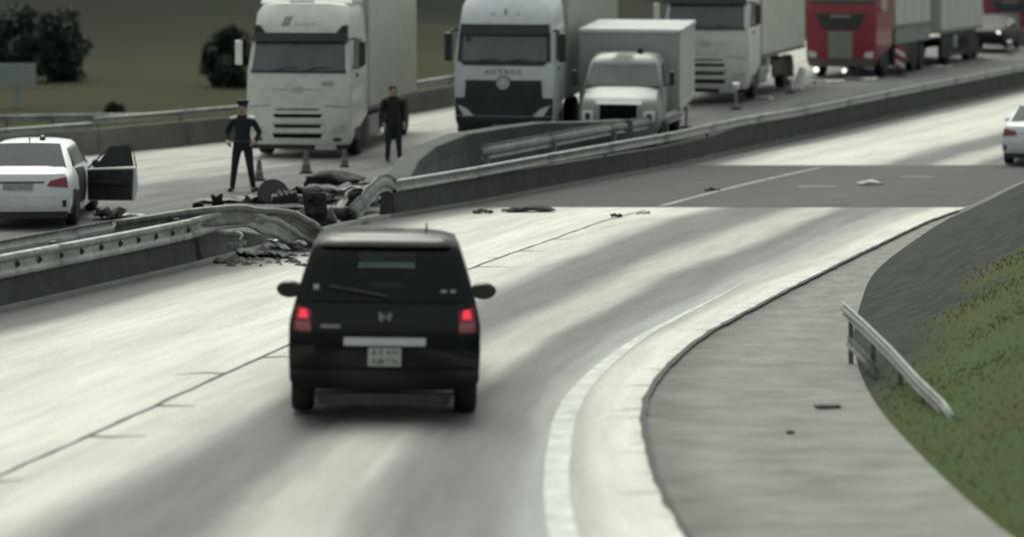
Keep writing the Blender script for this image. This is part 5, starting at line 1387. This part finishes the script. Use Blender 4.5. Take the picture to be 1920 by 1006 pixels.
deb(540, 392, 1.8, .5, .1, M_conc_grey, 'flat broken concrete slab along the debris heap', 17, .15, 0, .06)
deb(205, 410, .55, .5, .3, mat('dull_pinkgrey', (.2, .17, .17), .7, var=.2), 'pinkish grey crumpled bag on the road by the open car door', 18, .3, R(-35), .24)
deb(235, 408, .7, .35, .06, M_debris_w, 'pale strip lying beside the open car door', 19, .3, R(-4), .06)
deb(700, 345, .9, .4, .1, M_conc_grey, 'flat grey slab at the sloping end of the median wall', 20, .1, 0, .08)
# broken barrier base at the gap, and fine crumbs
crg = random.Random(21)
for a_, (x0, x1, y0, y1, n_, lab) in enumerate([(470, 690, 378, 425, 60, 'scatter of small broken fragments around the debris heap'), (420, 575, 462, 500, 50, 'scatter of dark crumbs and chips under the sagging rail')]):
    v_, f_ = [], []
    for i in range(n_):
        p = gx(crg.uniform(x0, x1), crg.uniform(y0, y1)); r_ = crg.uniform(.03, .11); b_ = len(v_)
        for k in range(5): v_.append((p[0] + r_ * math.cos(k * 1.257) * crg.uniform(.6, 1.3), p[1] + r_ * math.sin(k * 1.257) * crg.uniform(.6, 1.3), p[2] + .005))
        v_.append((p[0], p[1], p[2] + r_ * crg.uniform(.4, 1)))
        f_ += [(b_ + k, b_ + (k + 1) % 5, b_ + 5) for k in range(5)]
    tag(mesh_obj('crash_crumbs', v_, f_, M_wreck), lab, 'debris', kind='stuff')
deb(470, 478, 1.0, .4, .06, M_conc_grey, 'broken concrete footing fragment below the sagging rail', 21, -1.2, R(-4), .04)
deb(525, 482, .5, .3, .06, M_conc_grey, 'smaller broken footing fragment below the sagging rail', 22, -1.1, R(-6), .05)
deb(540, 468, .6, .3, .07, M_debris_w, 'pale chip of metal under the sagging rail', 23, -.6, R(-10), .1)
deb(425, 492, .35, .25, .06, M_chassis, 'dark clod on the road before the broken footing', 24, 0, 0, .03)
# dark bits on our carriageway
for k, (px, py, s_, lab) in enumerate([(1205, 401, .26, 'single dark lump on the pale lane before the dark strip'), (1336, 358, .3, 'dark flattened scrap on the dark asphalt strip'), (1000, 397, .8, 'long flat black scrap on the lane near the guard rail'),
                                       (965, 398, .4, 'small black scrap beside the long flat scrap'), (905, 400, .35, 'grey chip on the lane near the rail foot'), (1155, 408, .2, 'small grey chip beside the dark lump'),
                                       (1630, 347, .5, 'pale flat scrap on the dark asphalt strip'), (1552, 758, .22, 'thin black scrap lying on the shoulder'), (1482, 806, .06, 'tiny dark pebble on the shoulder')]):
    y = 50
    for _ in range(20): y = FP * (CAMZ - zm(y)) / (py - 7)
    crumple('road_litter', lab, (pix(px, y=y), y, zm(y) + (.03 if py < 500 else -.024)), s_, s_ * .5, .008 if py > 500 else .05 if s_ < .5 else .03, M_debris_w if 'pale' in lab else M_chassis, 30 + k, .2, cat='scrap', hump=s_ * .12 if py < 500 else 0.0)
